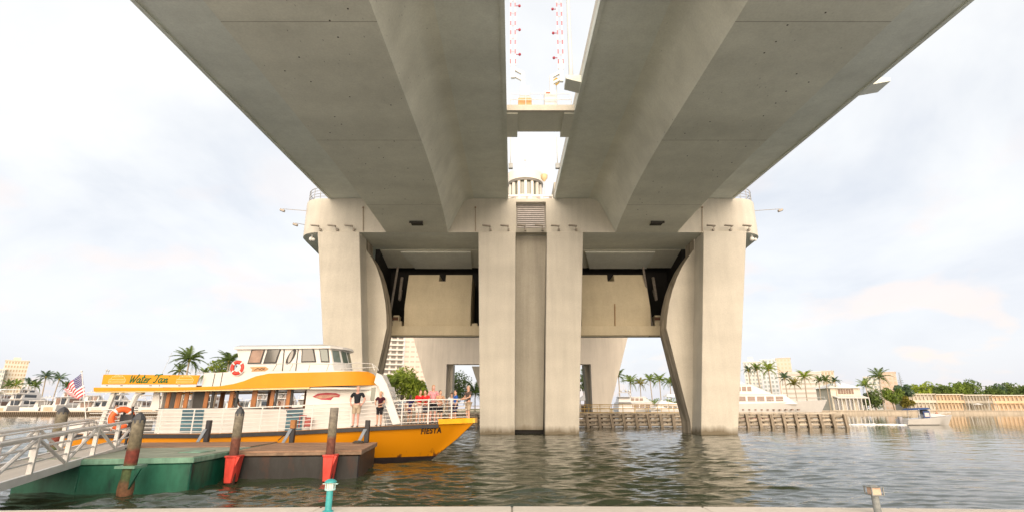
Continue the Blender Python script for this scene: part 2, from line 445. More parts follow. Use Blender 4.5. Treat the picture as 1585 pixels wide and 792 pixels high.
# ================================================================== BRIDGE DECKS
PIER_Y = 49.2
ZS = lambda y: 23.1 + 0.048 * (y - PIER_Y)            # overhang soffit height along the grade
def box_depth(y): return 2.62 + (1.08 * ((y - 30) / 19.2) ** 2 if y > 30 else 0.0)
YS = [1.5, 4, 7, 10, 16, 20, 24, 28, 30] + [30 + 19.2 * (i / 16) for i in range(1, 17)]
def make_deck(cx, outer, inner, label, which):
    root = thing('bridge_deck', label, 'bridge deck', (cx, 20, 21), 0, 'twin bridge decks', world=True)
    # overhanging slab
    def sec(y, pts): return [(x, y, ZS(y) + z) for x, z in pts]
    slab = [(outer, 0), (inner, 0), (inner, 0.42), (outer, 0.42)]
    MB().loft([sec(y, slab) for y in YS[:-1] + [49.05]]).build('deck_slab', CONC_O, root)
    for e, s in ((outer, 1 if outer > cx else -1), (inner, 1 if inner > cx else -1)):
        pr = [(e - s * 0.02, 0.424), (e - s * 0.06, 1.25), (e - s * 0.30, 1.25), (e - s * 0.42, 0.424)]
        MB().loft([sec(y, pr) for y in (1.5, 49.05)]).build('parapet', CONC, root)
        # the drip edge under each rim
        dr = [(e, -0.10), (e, -0.004), (e - s * 0.22, -0.004), (e - s * 0.22, -0.10)]
        MB().loft([sec(y, dr) for y in (1.5, 49.03)]).build('drip_edge', CONC_O, root)
    # haunched box girder with coved shoulders
    loops = []
    for y in YS[:-1] + [49.18]:
        d = box_depth(min(y, 49.2)); hb = 4.55 - 0.38 * d
        half = [(5.75, -0.004), (5.30, -0.04), (5.0, -0.13), (4.78, -0.27), (4.62, -0.46), (hb, -d)]
        pts = [(cx + x, z) for x, z in half] + [(cx - x, z) for x, z in half[::-1]]
        loops.append([(x, y, ZS(y) + z) for x, z in pts])
    g = MB().loft(loops).build('box_girder', CONC_S, root, smooth=28)
    for yj in (19.2, 30.9, 42.6):
        dj = box_depth(yj); hj = 4.55 - .38 * dj
        MB().hexa([(cx - hj, yj - .022, ZS(yj) - dj - .003), (cx + hj, yj - .022, ZS(yj) - dj - .003), (cx + hj, yj + .022, ZS(yj) - dj - .003), (cx - hj, yj + .022, ZS(yj) - dj - .003)], [(cx - hj, yj - .022, ZS(yj) - dj + .05), (cx + hj, yj - .022, ZS(yj) - dj + .05), (cx + hj, yj + .022, ZS(yj) - dj + .05), (cx - hj, yj + .022, ZS(yj) - dj + .05)]).build('segment_joint', CONC_G, root)
    zb = ZS(47.2) - box_depth(47.2)
    h = MB().box(cx - .15, cx + .95, 46.5, 47.3, zb - 0.10, zb + 0.10).box(cx - .26, cx + 1.06, 46.35, 46.49, zb - .14, zb + .1)
    h.build('inspection_hatch', M('hatch_dark', (0.05, 0.047, 0.04), 0.9), root)
    # drain holes pepper the underside
    dh = MB()
    for k in range(26):
        yy = 16 + k * 1.15 + random.uniform(-.4, .4); xx = cx + random.choice((-2.3, -1.1, 0.4, 1.6, 2.6)) + random.uniform(-.2, .2)
        zz_ = ZS(yy) - box_depth(yy)
        dh.cbox((xx, yy, zz_ + 0.02), (0.07, 0.07, 0.07))
    dh = dh.build('drain_hole', M('hole_dark', (0.06, 0.055, 0.045), 0.95), root); dh['kind'] = 'stuff'
    return root
DECK_L = make_deck(-9.69, -19.0, -0.37, 'broad pale concrete deck with box girder, left of the open gap', 0)
DECK_R = make_deck(13.7, 23.0, 4.4, 'broad pale concrete deck with box girder, right of the open gap', 1)

# light pole brackets on the right deck
def bracket(x_edge, s, y0, parent, reach=1.55, hl=.95):
    z = ZS(y0)
    b = MB()
    pts = [(x_edge, -0.02), (x_edge + s * reach, 0.26), (x_edge + s * reach, 0.52), (x_edge, 0.52)]
    b.prism([(x, y0 - hl, z + h) for x, h in pts], [(x, y0 + hl, z + h) for x, h in pts])
    return b.build('pole_bracket', CONC_O, parent)
bracket(23.0, 1, 28.9, DECK_R, 1.4, .62)
bracket(4.4, -1, 28.6, DECK_R, .95, .6)
GREYP = M('grey_paint_steel', (0.50, 0.51, 0.50), 0.5, 0.08, 2)
WHITE = M('white_paint', (0.78, 0.77, 0.74), 0.45, 0.05, 2)
for xx, yy, lab in ((3.85, 28.6, 'tall pale grey pole on the inner bracket of the right deck'), (24.0, 28.9, 'pale grey pole on the outer bracket of the right deck')):
    t = thing('street_lamp', lab, 'street lamp', (xx, yy, ZS(yy) + .524), world=True)
    z0 = ZS(yy) + .524
    MB().box(xx - .22, xx + .22, yy - .22, yy + .22, z0, z0 + .12).build('base_plate', GREYP, t)
    MB().tube([(xx, yy, z0 + .1), (xx, yy, z0 + 11)], [.15, .09], 10).build('pole', GREYP, t, smooth=40)
    MB().tube([(xx, yy, z0 + 10.9), (xx + 1.2, yy, z0 + 11.3), (xx + 2.2, yy, z0 + 11.4)], .05, 6).cbox((xx + 2.6, yy, z0 + 11.38), (.8, .3, .14)).build('lamp_head', GREYP, t)

# platform bridging the gap, with railings and the two raised barrier gates
y0, y1 = 31.4, 34.4
zp = ZS(31.5)
t = thing('gate_platform', 'concrete platform bridging the gap between both decks', 'platform', (2, 33, zp), world=True)
MB().box(-.36, 4.39, y0, y0 + .28, zp - .02, zp + .42).build('edge_beam', CONC, t)
MB().box(0.42, 3.68, y0 + .285, y1, zp + .03, zp + .42).build('platform_slab', CONC_S, t)
for a, bb in ((-.365, .41), (3.69, 4.395)):
    MB().box(a, bb, y0 + .285, y1 + .55, zp - .12, zp + .34).build('corbel', CONC_S, t)
RAILW = M('rail_pale_steel', (0.66, 0.67, 0.68), 0.45, 0.05)
r = MB()
for h in (0.48, 0.95):
    r.tube([(-.1, y0 + .1, zp + .42 + h), (4.2, y0 + .1, zp + .42 + h)], .028, 6)
r.build('top_rail', RAILW, t)
for k in range(5):
    MB().tube([(-.1 + 4.3 * k / 4, y0 + .1, zp + .42), (-.1 + 4.3 * k / 4, y0 + .1, zp + 1.4)], .025, 6).build('rail_post', RAILW, t)

def stripes(name, ca, cb, period, axis='Z', rough=0.5):
    m, nt, b = new_mat(name); L = nt.links.new
    co = nnode(nt, 'ShaderNodeTexCoord'); s = nnode(nt, 'ShaderNodeSeparateXYZ'); L(co.outputs['Object'], s.inputs[0])
    d = nnode(nt, 'ShaderNodeMath', operation='DIVIDE'); L(s.outputs[axis], d.inputs[0]); d.inputs[1].default_value = period
    f = nnode(nt, 'ShaderNodeMath', operation='FRACT'); L(d.outputs[0], f.inputs[0])
    g = nnode(nt, 'ShaderNodeMath', operation='GREATER_THAN'); L(f.outputs[0], g.inputs[0]); g.inputs[1].default_value = 0.5
    mx = nnode(nt, 'ShaderNodeMixRGB'); L(g.outputs[0], mx.inputs[0]); mx.inputs[1].default_value = (*ca, 1); mx.inputs[2].default_value = (*cb, 1)
    L(mx.outputs[0], b.inputs['Base Color']); b.inputs['Roughness'].default_value = rough
    MATS[name] = m; return m
STRIPE = stripes('gate_stripes', (0.75, 0.74, 0.72), (0.40, 0.11, 0.13), 0.85)
CRATE = M('cabinet_orange', (0.52, 0.30, 0.13), 0.7, 0.15, 4)
REDL = M('red_lens', (0.30, 0.02, 0.04), 0.3)
GATEG = M('gate_grey', (0.56, 0.57, 0.57), 0.5, 0.08)
def gate(xb, s, label, base_mat, low):
    z0 = zp + .425; y = 32.0
    t = thing('barrier_gate', label, 'barrier gate', (xb, y, z0), 0, 'raised barrier gates on the platform', world=True)
    if low:
        MB().box(xb - .48, xb + .48, y - .34, y + .4, z0, z0 + .72).build('base_cabinet', base_mat, t, bevel=.02)
        MB().box(xb - .40, xb + .42, y - .32, y + .32, z0 + .724, z0 + .92).box(xb - .34, xb + .34, y - .3, y + .3, z0 + .924, z0 + 1.75).build('motor_housing', GATEG, t, bevel=.03)
        zt = z0 + 1.5
    else:
        MB().box(xb - .44, xb + .44, y - .35, y + .35, z0, z0 + 1.35).build('base_cabinet', base_mat, t, bevel=.03)
        l = MB()
        for dx in (-.2, -.05): l.ball((xb + dx - .05, y - .36, z0 + 1.1), .09)
        l.build('warning_light', M('amber_lens', (0.45, 0.12, 0.05), .4), t)
        zt = z0 + 1.2
    # stepped crank: up, sideways, up
    xa = xb + s * 0.85
    c = MB()
    c.box(xb - .13 + s * .12, xb + .13 + s * .12, y - .15, y + .15, zt, zt + 1.55)
    q0, q1 = xb + s * .02, xa - s * .08
    c.prism([(q0, y - .1, zt + 1.3), (q1, y - .1, zt + 1.75), (q1, y - .1, zt + 2.0), (q0, y - .1, zt + 1.6)], [(q0, y + .1, zt + 1.3), (q1, y + .1, zt + 1.75), (q1, y + .1, zt + 2.0), (q0, y + .1, zt + 1.6)])
    c.prism([(q0, y - .1, zt + .75), (q1, y - .1, zt + 1.2), (q1, y - .1, zt + 1.4), (q0, y - .1, zt + .95)], [(q0, y + .1, zt + .75), (q1, y + .1, zt + 1.2), (q1, y + .1, zt + 1.4), (q0, y + .1, zt + .95)])
    c.box(xa - .14, xa + .14, y - .12, y + .12, zt + 1.1, zt + 2.9)
    c.build('crank_arm', GATEG, t, bevel=.015)
    for dx in (-.17, .17):
        MB().box(xa + dx - .04, xa + dx + .04, y - .03, y + .03, zt + 2.2, zt + 13).build('gate_arm', STRIPE, t)
    for k in range(9): MB().box(xa - .12, xa + .12, y - .015, y + .015, zt + 3.4 + k * 1.15, zt + 3.44 + k * 1.15).build('arm_brace', M('pink_steel', (0.62, 0.40, 0.40), .5), t)
    for k in range(5):
        zz_ = zt + 3.15 + k * 2.2
        MB().tube([(xa - s * .22, y, zz_), (xa - s * .48, y, zz_)], .03, 5).ball((xa - s * .5, y, zz_), .11).build('warning_light', REDL, t)
    return t
gate(0.92, -1, 'raised barrier gate on the orange cabinet, left end of platform', CRATE, True)
gate(2.75, 1, 'raised barrier gate with grey cabinet and two amber lights', GATEG, False)
t = thing('road_sign', 'small yellow diamond sign beside the right barrier gate', 'sign', (3.05, 32.6, ZS(33) + .4), world=True)
z0 = zp + .36
MB().tube([(3.28, 32.55, z0), (3.28, 32.55, z0 + 3.1)], .03, 6).build('post', GREYP, t)
MB().prism([(3.28 + a, 32.5, z0 + 2.75 + c) for a, c in ((-.33, 0), (0, -.36), (.33, 0), (0, .36))], [(3.28 + a, 32.53, z0 + 2.75 + c) for a, c in ((-.33, 0), (0, -.36), (.33, 0), (0, .36))]).build('sign_plate', M('sign_yellow', (0.62, 0.38, 0.06), .5), t)
for xx, yy, lab in ((-.12, 41.2, 'small grey junction box on inner edge of left deck'), (4.05, 41.2, 'small grey junction box on inner edge of right deck')):
    t = thing('junction_box', lab, 'junction box', (xx, yy, ZS(yy)), world=True)
    MB().box(xx - .19, xx + .19, yy - .15, yy + .15, ZS(yy) - .15, ZS(yy) + .35).build('box', GREYP, t, bevel=.02)
    MB().tube([(xx, yy, ZS(yy) + .35), (xx, yy, ZS(yy) + 3)], .05, 6).build('conduit', GREYP, t)

# ================================================================== NEAR BASCULE PIER
DARK = M('shade_black', (0.012, 0.011, 0.010), 0.8, 0.3, 2)  # near-black colour standing in for shade in the pits and base gap
pier = thing('bascule_pier', 'massive concrete bascule pier with slanted legs and counterweight pits', 'bridge pier', (2, 52, 0), world=True)
# cap: U in plan, rounded outer corners, a niche for the louvre
def arc(cx, cy, r0, a0, a1, n=7, ry=None):
    return [(cx + r0 * math.cos(R(a0 + (a1 - a0) * i / n)), cy + (ry or r0) * math.sin(R(a0 + (a1 - a0) * i / n))) for i in range(n + 1)]
left = [(-22.9, 66), (-22.6, 58), (-22.2, 52.5)] + arc(-19.8, 51.9, 2.35, 195, 270, 8, 2.7)
right = arc(23.6, 51.9, 2.5, 270, 345, 8, 2.7) + [(26.5, 58), (26.8, 66)]
plan = left + [(0.42, 49.2), (0.42, 50.15), (3.52, 50.15), (3.52, 49.2)] + right + [(19.6, 66), (19.6, 55.0), (-15.4, 55.0), (-15.4, 66)]
_c = MB().xy(plan, 19.4, 23.12); _c.mi[0] = 1  # underside takes the paler copy, its light put into the colour
_c.build('pier_cap', [CONC, CONC_O], pier, smooth=25)
MB().box(0.42, 3.52, 49.22, 50.14, 22.75, 23.10).build('lintel', CONC, pier)
MB().box(0.42, 3.52, 49.23, 50.14, 19.41, 19.85).build('sill', CONC_G, pier)
lv = MB().box(.425, 3.515, 50.02, 50.12, 19.86, 22.74).build('louvre', M('louvre_frame', (0.45, 0.43, 0.40), .6), pier)
LS = M('louvre_slat', (0.50, 0.47, 0.45), .6, .1)
for k in range(13):
    MB().cbox((1.97, 49.85, 19.99 + k * .222), (2.82, .03, .235), rx=R(-32)).build('slat', LS, lv)
# centre columns and the recessed panel between
def column(b4, t4, y0, y1, z0=-2.5, z1=19.39, name='column', m=CONC):
    return MB().hexa([(b4[0], y0, z0), (b4[1], y0, z0), (b4[1], y1, z0), (b4[0], y1, z0)], [(t4[0], y0, z1), (t4[1], y0, z1), (t4[1], y1, z1), (t4[0], y1, z1)]).build(name, m, pier, bevel=.04)
column((-2.86, 0.24), (-3.42, 0.36), 49.0, 55.6)
column((2.93, 5.95), (3.55, 7.22), 49.0, 55.6)
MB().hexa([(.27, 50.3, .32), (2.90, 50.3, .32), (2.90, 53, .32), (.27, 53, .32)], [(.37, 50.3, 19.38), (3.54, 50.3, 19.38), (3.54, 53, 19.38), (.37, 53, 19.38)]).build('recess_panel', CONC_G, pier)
MB().box(.2, 3.0, 50.6, 53, -2.5, .31).build('plinth', DARK, pier)
# outer slanted columns
column((-16.35, -13.15), (-19.75, -15.5), 48.95, 51.6)
column((16.8, 20.0), (19.4, 23.75), 48.8, 51.6)
# curved wing walls behind them
wing_r = [(1074, 386), (1065, 398), (1056, 412), (1048, 429), (1041, 448), (1036, 468), (1033, 488), (1031.5, 507), (1068.5, 652), (1072, 700)]
wing_l = [(567, 386), (575, 398), (582.5, 412), (588.5, 430), (593, 449), (596.3, 468), (598, 488), (598.3, 507), (567, 652), (557, 700)]
def wing(px_list, sgn, tail):
    Wp = [(at(px, py, 51.3).x, at(px, py, 51.3).z) for px, py in px_list]
    Wp = [(Wp[0][0] + sgn * .1, 19.38)] + Wp
    b = MB().xz(Wp + tail, 51.3, 54.0)
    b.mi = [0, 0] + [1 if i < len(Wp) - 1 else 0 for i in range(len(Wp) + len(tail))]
    return b.build('wing_wall', [CONC, CONC_W], pier)
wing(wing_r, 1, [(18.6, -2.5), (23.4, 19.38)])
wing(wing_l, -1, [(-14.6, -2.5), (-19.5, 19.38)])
# pit floor, near-black pit shell with its shade in the colour
CW = concrete('concrete_counterweight', (0.46, 0.405, 0.29), 0.07, 0, 0.10)
MB().box(-13.6, -3.35, 54.41, 61.0, 10.36, 10.62).build('pit_floor', CONC_O, pier)
MB().yz([(53.7, 10.56), (53.7, 9.62), (53.85, 9.5), (54.4, 9.85), (54.4, 10.56)], -13.6, -3.35).build('pit_front_beam', CW, pier)
MB().box(6.9, 16.1, 54.41, 61.0, 10.36, 10.62).build('pit_floor', CONC_O, pier)
MB().yz([(53.7, 10.56), (53.7, 9.62), (53.85, 9.5), (54.4, 9.85), (54.4, 10.56)], 6.9, 16.1).build('pit_front_beam', CW, pier)
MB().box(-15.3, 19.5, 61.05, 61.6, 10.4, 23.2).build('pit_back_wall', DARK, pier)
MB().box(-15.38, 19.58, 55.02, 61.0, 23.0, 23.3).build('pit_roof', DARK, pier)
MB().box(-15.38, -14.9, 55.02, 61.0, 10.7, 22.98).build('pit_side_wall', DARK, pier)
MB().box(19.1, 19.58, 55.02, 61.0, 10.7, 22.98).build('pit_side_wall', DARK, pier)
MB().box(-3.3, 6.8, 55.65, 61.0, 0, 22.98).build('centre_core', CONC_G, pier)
def counterweight(xa, xb, xn):
    y0 = 54.25
    prof = lambda zt: [(y0 + .15, 10.65), (y0 - .15, 12.65), (y0 - .15 + 1.3 * (zt - 12.65) / 3.9, zt), (60, zt), (60, 10.65)]
    b = MB()
    b.yz(prof(16.55), xa, xn - .37).yz(prof(15.75), xn - .37, xn + .37).yz(prof(16.55), xn + .37, xb)
    return b.build('counterweight', CW, pier)
counterweight(-11.55, -4.45, -7.75)
counterweight(7.45, 14.85, 11.0)
# the pale panels of the lifting leaf above the counterweights, sloping up and back
for xa, xb in ((-12.6, -4.7), (8.3, 16.2)):
    MB().hexa([(xa, 55.3, 19.12), (xb, 55.3, 19.12), (xb - .1, 59.0, 18.24), (xa + 1.0, 59.0, 18.24)], [(xa, 55.3, 19.27), (xb, 55.3, 19.27), (xb - .1, 59.0, 18.39), (xa + 1.0, 59.0, 18.39)]).build('leaf_panel', CONC_O, pier)
for xa, xb in ((-15.36, -3.45), (7.25, 19.55)):
    MB().hexa([(xa, 55.05, 19.36), (xb, 55.05, 19.36), (xb, 59.2, 18.40), (xa, 59.2, 18.40)], [(xa, 55.05, 19.6), (xb, 55.05, 19.6), (xb, 59.2, 18.7), (xa, 59.2, 18.7)]).build('leaf_soffit', CONC_S, pier)
# trunnion gear beside each counterweight
STEEL = M('gear_steel', (0.16, 0.14, 0.12), 0.55, 0.3, 4)
for xc in (-12.4, 15.9):
    b = MB()
    pts = arc(0, 0, 3.1, 200, 340, 14)
    b.tube([(xc, 56.2 + y * .3, 16.6 + (y) * .9 + x * .25) for x, y in pts], .16, 6)
    b.build('rack_segment', STEEL, pier)
    MB().box(xc - .55, xc + .55, 54.6, 56, 10.65, 11.25).box(xc - .45, xc + .2, 54.8, 55.8, 11.26, 11.9).build('bearing_block', CW, pier, bevel=.05)
    MB().box(xc - .5, xc + .1, 54.75, 54.79, 11.35, 11.7).build('bearing_plate', M('rust_dark', (0.10, 0.045, 0.025), .8), pier)
    MB().tube([(xc - .9, 54.6, 10.7), (xc - 1.2 if xc > 0 else xc - .4, 55.2, 17.4)], .13, 6).build('strut', STEEL, pier)
for xc in (-4.0, 7.1):
    MB().box(xc - .35, xc + .3, 54.6, 56, 10.65, 11.0).build('bearing_block', CW, pier, bevel=.05)
MB().tube([(11.05, 54.05, 13.0), (11.04, 54.03, 12.6), (11.0, 54.32, 10.66)], .05, 5).build('drain_pipe', M('rust_pipe', (0.25, 0.14, 0.06), .8), pier)
# conduits, floor lights, cameras on the cap
COND = M('conduit', (0.30, 0.22, 0.15), .6)
for px in (562, 736, 1087):
    p0, p1 = at(px, 321, 49.12), at(px, 358, 49.12)
    MB().tube([p0, p1], .035, 5).ball(p0, .10).build('conduit', COND, pier)
FLG = M('floodlight_grey', (0.33, 0.29, 0.24), .5)
n_ = 0
for px in (491, 517, 543, 755, 783, 809, 836, 861, 888, 1101, 1128, 1156):
    p = at(px, 353, 48.9)
    where = ['left outer column, outermost fixture', 'left outer column, middle fixture', 'left outer column, inner fixture', 'left centre column, first fixture', 'left centre column, beside the louvre', 'louvre sill, left fixture', 'louvre sill, right fixture', 'right centre column, beside the louvre', 'right centre column, outer fixture', 'right outer column, inner fixture', 'right outer column, middle fixture', 'right outer column, outermost fixture'][n_]
    t = thing('floodlight', 'grey floodlight over the ' + where, 'floodlight', p, 0, 'floodlights along the pier cap', world=True)
    MB().tube([(p.x + .25, 49.19, p.z - .12), (p.x + .2, 48.75, p.z + .08), (p.x, 48.6, p.z + .1)], .03, 5).build('arm', FLG, t)
    MB().cbox((p.x - .12, 48.55, p.z + .14), (.85, .3, .12), ry=R(6)).build('lamp_head', FLG, t, bevel=.02)
    MB().box(p.x + .17, p.x + .37, 48.95, 49.18, p.z - .22, p.z - .02).build('bracket', FLG, t)
    n_ += 1
for px, py, s, lab in ((437, 327, -1, 'upper floodlight on a long arm off the left pier cap end'), (457, 349, -1, 'lower floodlight on a short arm off the left pier cap end'), (1208, 327, 1, 'floodlight on a long arm off the right pier cap end')):
    p = at(px, py, 50.4)
    t = thing('floodlight', lab, 'floodlight', p, world=True)
    xe = -22.0 if s < 0 else 25.9
    MB().tube([(xe, 51.2, p.z + .35), (p.x, 50.4, p.z + .25)], .03, 5).build('arm', FLG, t)
    MB().cbox((p.x, 50.4, p.z + .08), (.5, .3, .22), ry=R(20 * -s)).build('lamp_head', FLG, t, bevel=.02)
    MB().box(min(xe, xe - s * .1), max(xe, xe - s * .1) + .02, 51.1, 51.3, p.z + .25, p.z + .45).build('bracket', FLG, t)
for px, py, lab in ((483, 366, 'white security camera under the left end of the pier cap'), (1164, 367, 'white security camera under the right end of the pier cap')):
    p = at(px, py, 50.0)
    t = thing('security_camera', lab, 'security camera', (p.x, p.y, 19.4), world=True)
    MB().tube([(p.x, p.y, 19.39), (p.x, p.y, 19.1)], .05, 6).build('stem', WHITE, t)
    MB().ball((p.x - .05, p.y, 18.95), .24).ball((p.x + .25, p.y - .1, 18.86), .17).build('camera_body', WHITE, t, smooth=60)
# guard rails on the rounded ends
RAILG = M('rail_grey_steel', (0.32, 0.33, 0.34), .45, .1)
for path, lab in (([(x + .15, y + .1) for x, y in left[2:]] + [(-17.5, 49.35)], 'curved grey steel railing on the left rounded end of pier'), ([(21.5, 49.35)] + [(x - .15, y + .1) for x, y in right[:-2]] + [(26.0, 54)], 'curved grey steel railing on the right rounded end of pier')):
    t = thing('guard_railing', lab, 'railing', (path[0][0], path[0][1], 23.12), world=True)
    for h in (.3, .62, .95, 1.3):
        MB().tube([(x, y, 23.12 + h) for x, y in path], .03 if h < 1.2 else .045, 5).build('rail', RAILG, t)
    for (x, y) in path[::2]:
        MB().tube([(x, y, 23.12), (x, y, 24.42)], .04, 5).build('post', RAILG, t)
# white barrier across the gap
t = thing('barrier_rail', 'white two-rail barrier across the gap above the louvre', 'railing', (2, 51, 23.12), world=True)
for h in (.5, .95): MB().box(-3, 7, 50.9, 51.06, 23.12 + h, 23.12 + h + .2).build('rail', WHITE, t)
for k in range(9): MB().box(-2.9 + k * 1.2, -2.7 + k * 1.2, 50.92, 51.04, 23.12, 24.2).build('post', WHITE, t)
for k in range(5): MB().box(-1 + k * 1.25, -.8 + k * 1.25, 50.86, 50.898, 23.55, 24.1).build('reflector', M('reflector', (.35, .30, .28), .5), t)
# control tower
t = thing('control_tower', 'round white bridge control tower with a ring of arched windows', 'tower', (1.6, 57.2, 23.3), world=True)
TW = concrete('tower_white', (0.68, 0.65, 0.60), .08, 0, .05)
MB().lathe([(2.0, 23.3), (2.0, 26.0), (2.15, 26.05), (2.15, 26.2)], (1.6, 57.2, 0), 32).build('tower_shaft', TW, t, smooth=30)
MB().lathe([(1.85, 26.21), (1.85, 28.29)], (1.6, 57.2, 0), 32).build('glazing', glass('tower_glass', (0.16, 0.17, 0.14), .15), t, smooth=30)
MB().lathe([(2.16, 28.0), (2.16, 28.29)], (1.6, 57.2, 0), 32).build('window_head', M('tower_trim', (.16, .15, .13), .6), t, smooth=30)
for k in range(16):
    a = k * math.pi / 8
    MB().cbox((1.6 + 1.97 * math.cos(a), 57.2 + 1.97 * math.sin(a), 27.1), (.22, .3, 1.78), rz=a).build('window_pier', TW, t)
MB().lathe([(2.2, 28.3), (2.2, 29.5), (2.05, 29.62), (.05, 29.9)], (1.6, 57.2, 0), 32).build('roof', TW, t, smooth=30)
MB().tube([(1.6, 56, 29.6), (1.6, 56, 31.0)], .04, 5).ball((1.6, 56, 31.05), .13).build('mast', GREYP, t)
t = thing('street_lamp', 'yellowish globe street lamp right of the control tower', 'street lamp', (3.75, 54.5, 23.3), world=True)
MB().tube([(3.75, 54.5, 23.12), (3.75, 54.5, 27.6)], .07, 6).build('pole', GREYP, t)
MB().lathe([(.1, 27.5), (.38, 27.9), (.42, 28.3), (.2, 28.45)], (3.75, 54.5, 0), 10).build('lamp_head', M('lamp_cream', (.62, .46, .26), .5), t, smooth=40)

# ================================================================== FAR BASCULE PIER
FY = 104.0
far = thing('bascule_pier', 'far bascule pier across the channel, seen through the near legs', 'bridge pier', (2, FY, 0), world=True)
CONC_F = concrete('concrete_far', (0.72, 0.66, 0.57), .10, 0, .06)  # same bridge concrete made paler, stronger light put into the colour
def pw(px, py, y=FY): p = at(px, py, y); return (p.x, p.z)
zt = 10.75
r_out = [pw(971, 518), pw(936, 628)]
MB().xz([(19.5, 19.4), (pw(971, 518)[0] + .2, pw(971, 518)[1]), (r_out[1][0], -1), (pw(916, 600)[0], -1), (pw(916, 600)[0], zt), (-14, zt), (pw(690, 600)[0], zt), (pw(690, 600)[0], -1), (pw(679, 628)[0], -1), (pw(640, 518)[0] - .2, pw(640, 518)[1]), (-23, 19.4)], FY, FY + 2.2).build('leg_wall', CONC_F, far)
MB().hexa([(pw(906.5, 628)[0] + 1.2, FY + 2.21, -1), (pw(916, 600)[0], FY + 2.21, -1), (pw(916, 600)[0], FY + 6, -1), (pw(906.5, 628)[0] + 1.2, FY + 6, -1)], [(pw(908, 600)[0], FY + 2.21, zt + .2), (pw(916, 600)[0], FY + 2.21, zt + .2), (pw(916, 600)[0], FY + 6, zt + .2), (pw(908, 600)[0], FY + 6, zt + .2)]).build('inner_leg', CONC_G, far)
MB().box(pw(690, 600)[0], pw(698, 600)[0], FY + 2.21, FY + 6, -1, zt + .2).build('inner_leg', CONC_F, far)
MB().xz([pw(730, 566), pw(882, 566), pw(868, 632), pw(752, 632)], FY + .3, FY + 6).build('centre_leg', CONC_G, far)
MB().box(-23, 26, FY - .8, FY + 15, 19.41, 23.1).build('pier_cap', CONC_F, far)
# lifting leaves
t = thing('bascule_leaf', 'closed lifting span between the two bascule piers', 'bridge span', (2, 80, 23), world=True)
MB().box(-19, -.4, 49.3, FY - .9, 23.3, 25).build('left_leaf', CONC_G, t)
MB().box(4.4, 23, 49.3, FY - .9, 23.3, 25).build('right_leaf', CONC_G, t)
# ================================================================== PEOPLE
SKINNED = []
def skin_obj(name, verts, edges, radii, mat, parent, sub=1):
    me = bpy.data.meshes.new(name); me.from_pydata(verts, edges, [])
    o = bpy.data.objects.new(name, me); col.objects.link(o); o.parent = parent
    s = o.modifiers.new('skin', 'SKIN'); s.use_smooth_shade = True
    lay = me.skin_vertices[0].data
    for i, r in enumerate(radii):
        lay[i].radius = r if isinstance(r, tuple) else (r, r); lay[i].use_root = (i == 0)
    d = o.modifiers.new('sub', 'SUBSURF'); d.levels = sub; d.render_levels = sub
    me.materials.append(mat)
    SKINNED.append(o)
    return o
def bake_skins():
    bpy.context.view_layer.update()
    dg = bpy.context.evaluated_depsgraph_get()
    todo = [(o, bpy.data.meshes.new_from_object(o.evaluated_get(dg), depsgraph=dg)) for o in SKINNED]
    for o, me in todo:
        mats = [m for m in o.data.materials]
        o.modifiers.clear(); nm = o.data.name
        o.data = me
        if not me.materials:
            for m in mats: me.materials.append(m)
        me.shade_smooth()
def cloth(name, c): return M('cloth_' + name, c, 0.85, 0.18, 9, spec=0.2)
SKIN_A = M('skin_light', (0.52, 0.30, 0.21), 0.55, 0.08, 6)
SKIN_B = M('skin_tan', (0.36, 0.19, 0.12), 0.55, 0.08, 6)
HAIR = {'dark': M('hair_dark', (0.018, 0.013, 0.010), .6, .3, 12), 'blond': M('hair_blond', (0.42, 0.26, 0.10), .6, .3, 12), 'grey': M('hair_grey', (0.35, 0.31, 0.28), .6, .2, 12), 'brown': M('hair_brown', (0.09, 0.045, 0.022), .6, .3, 12)}
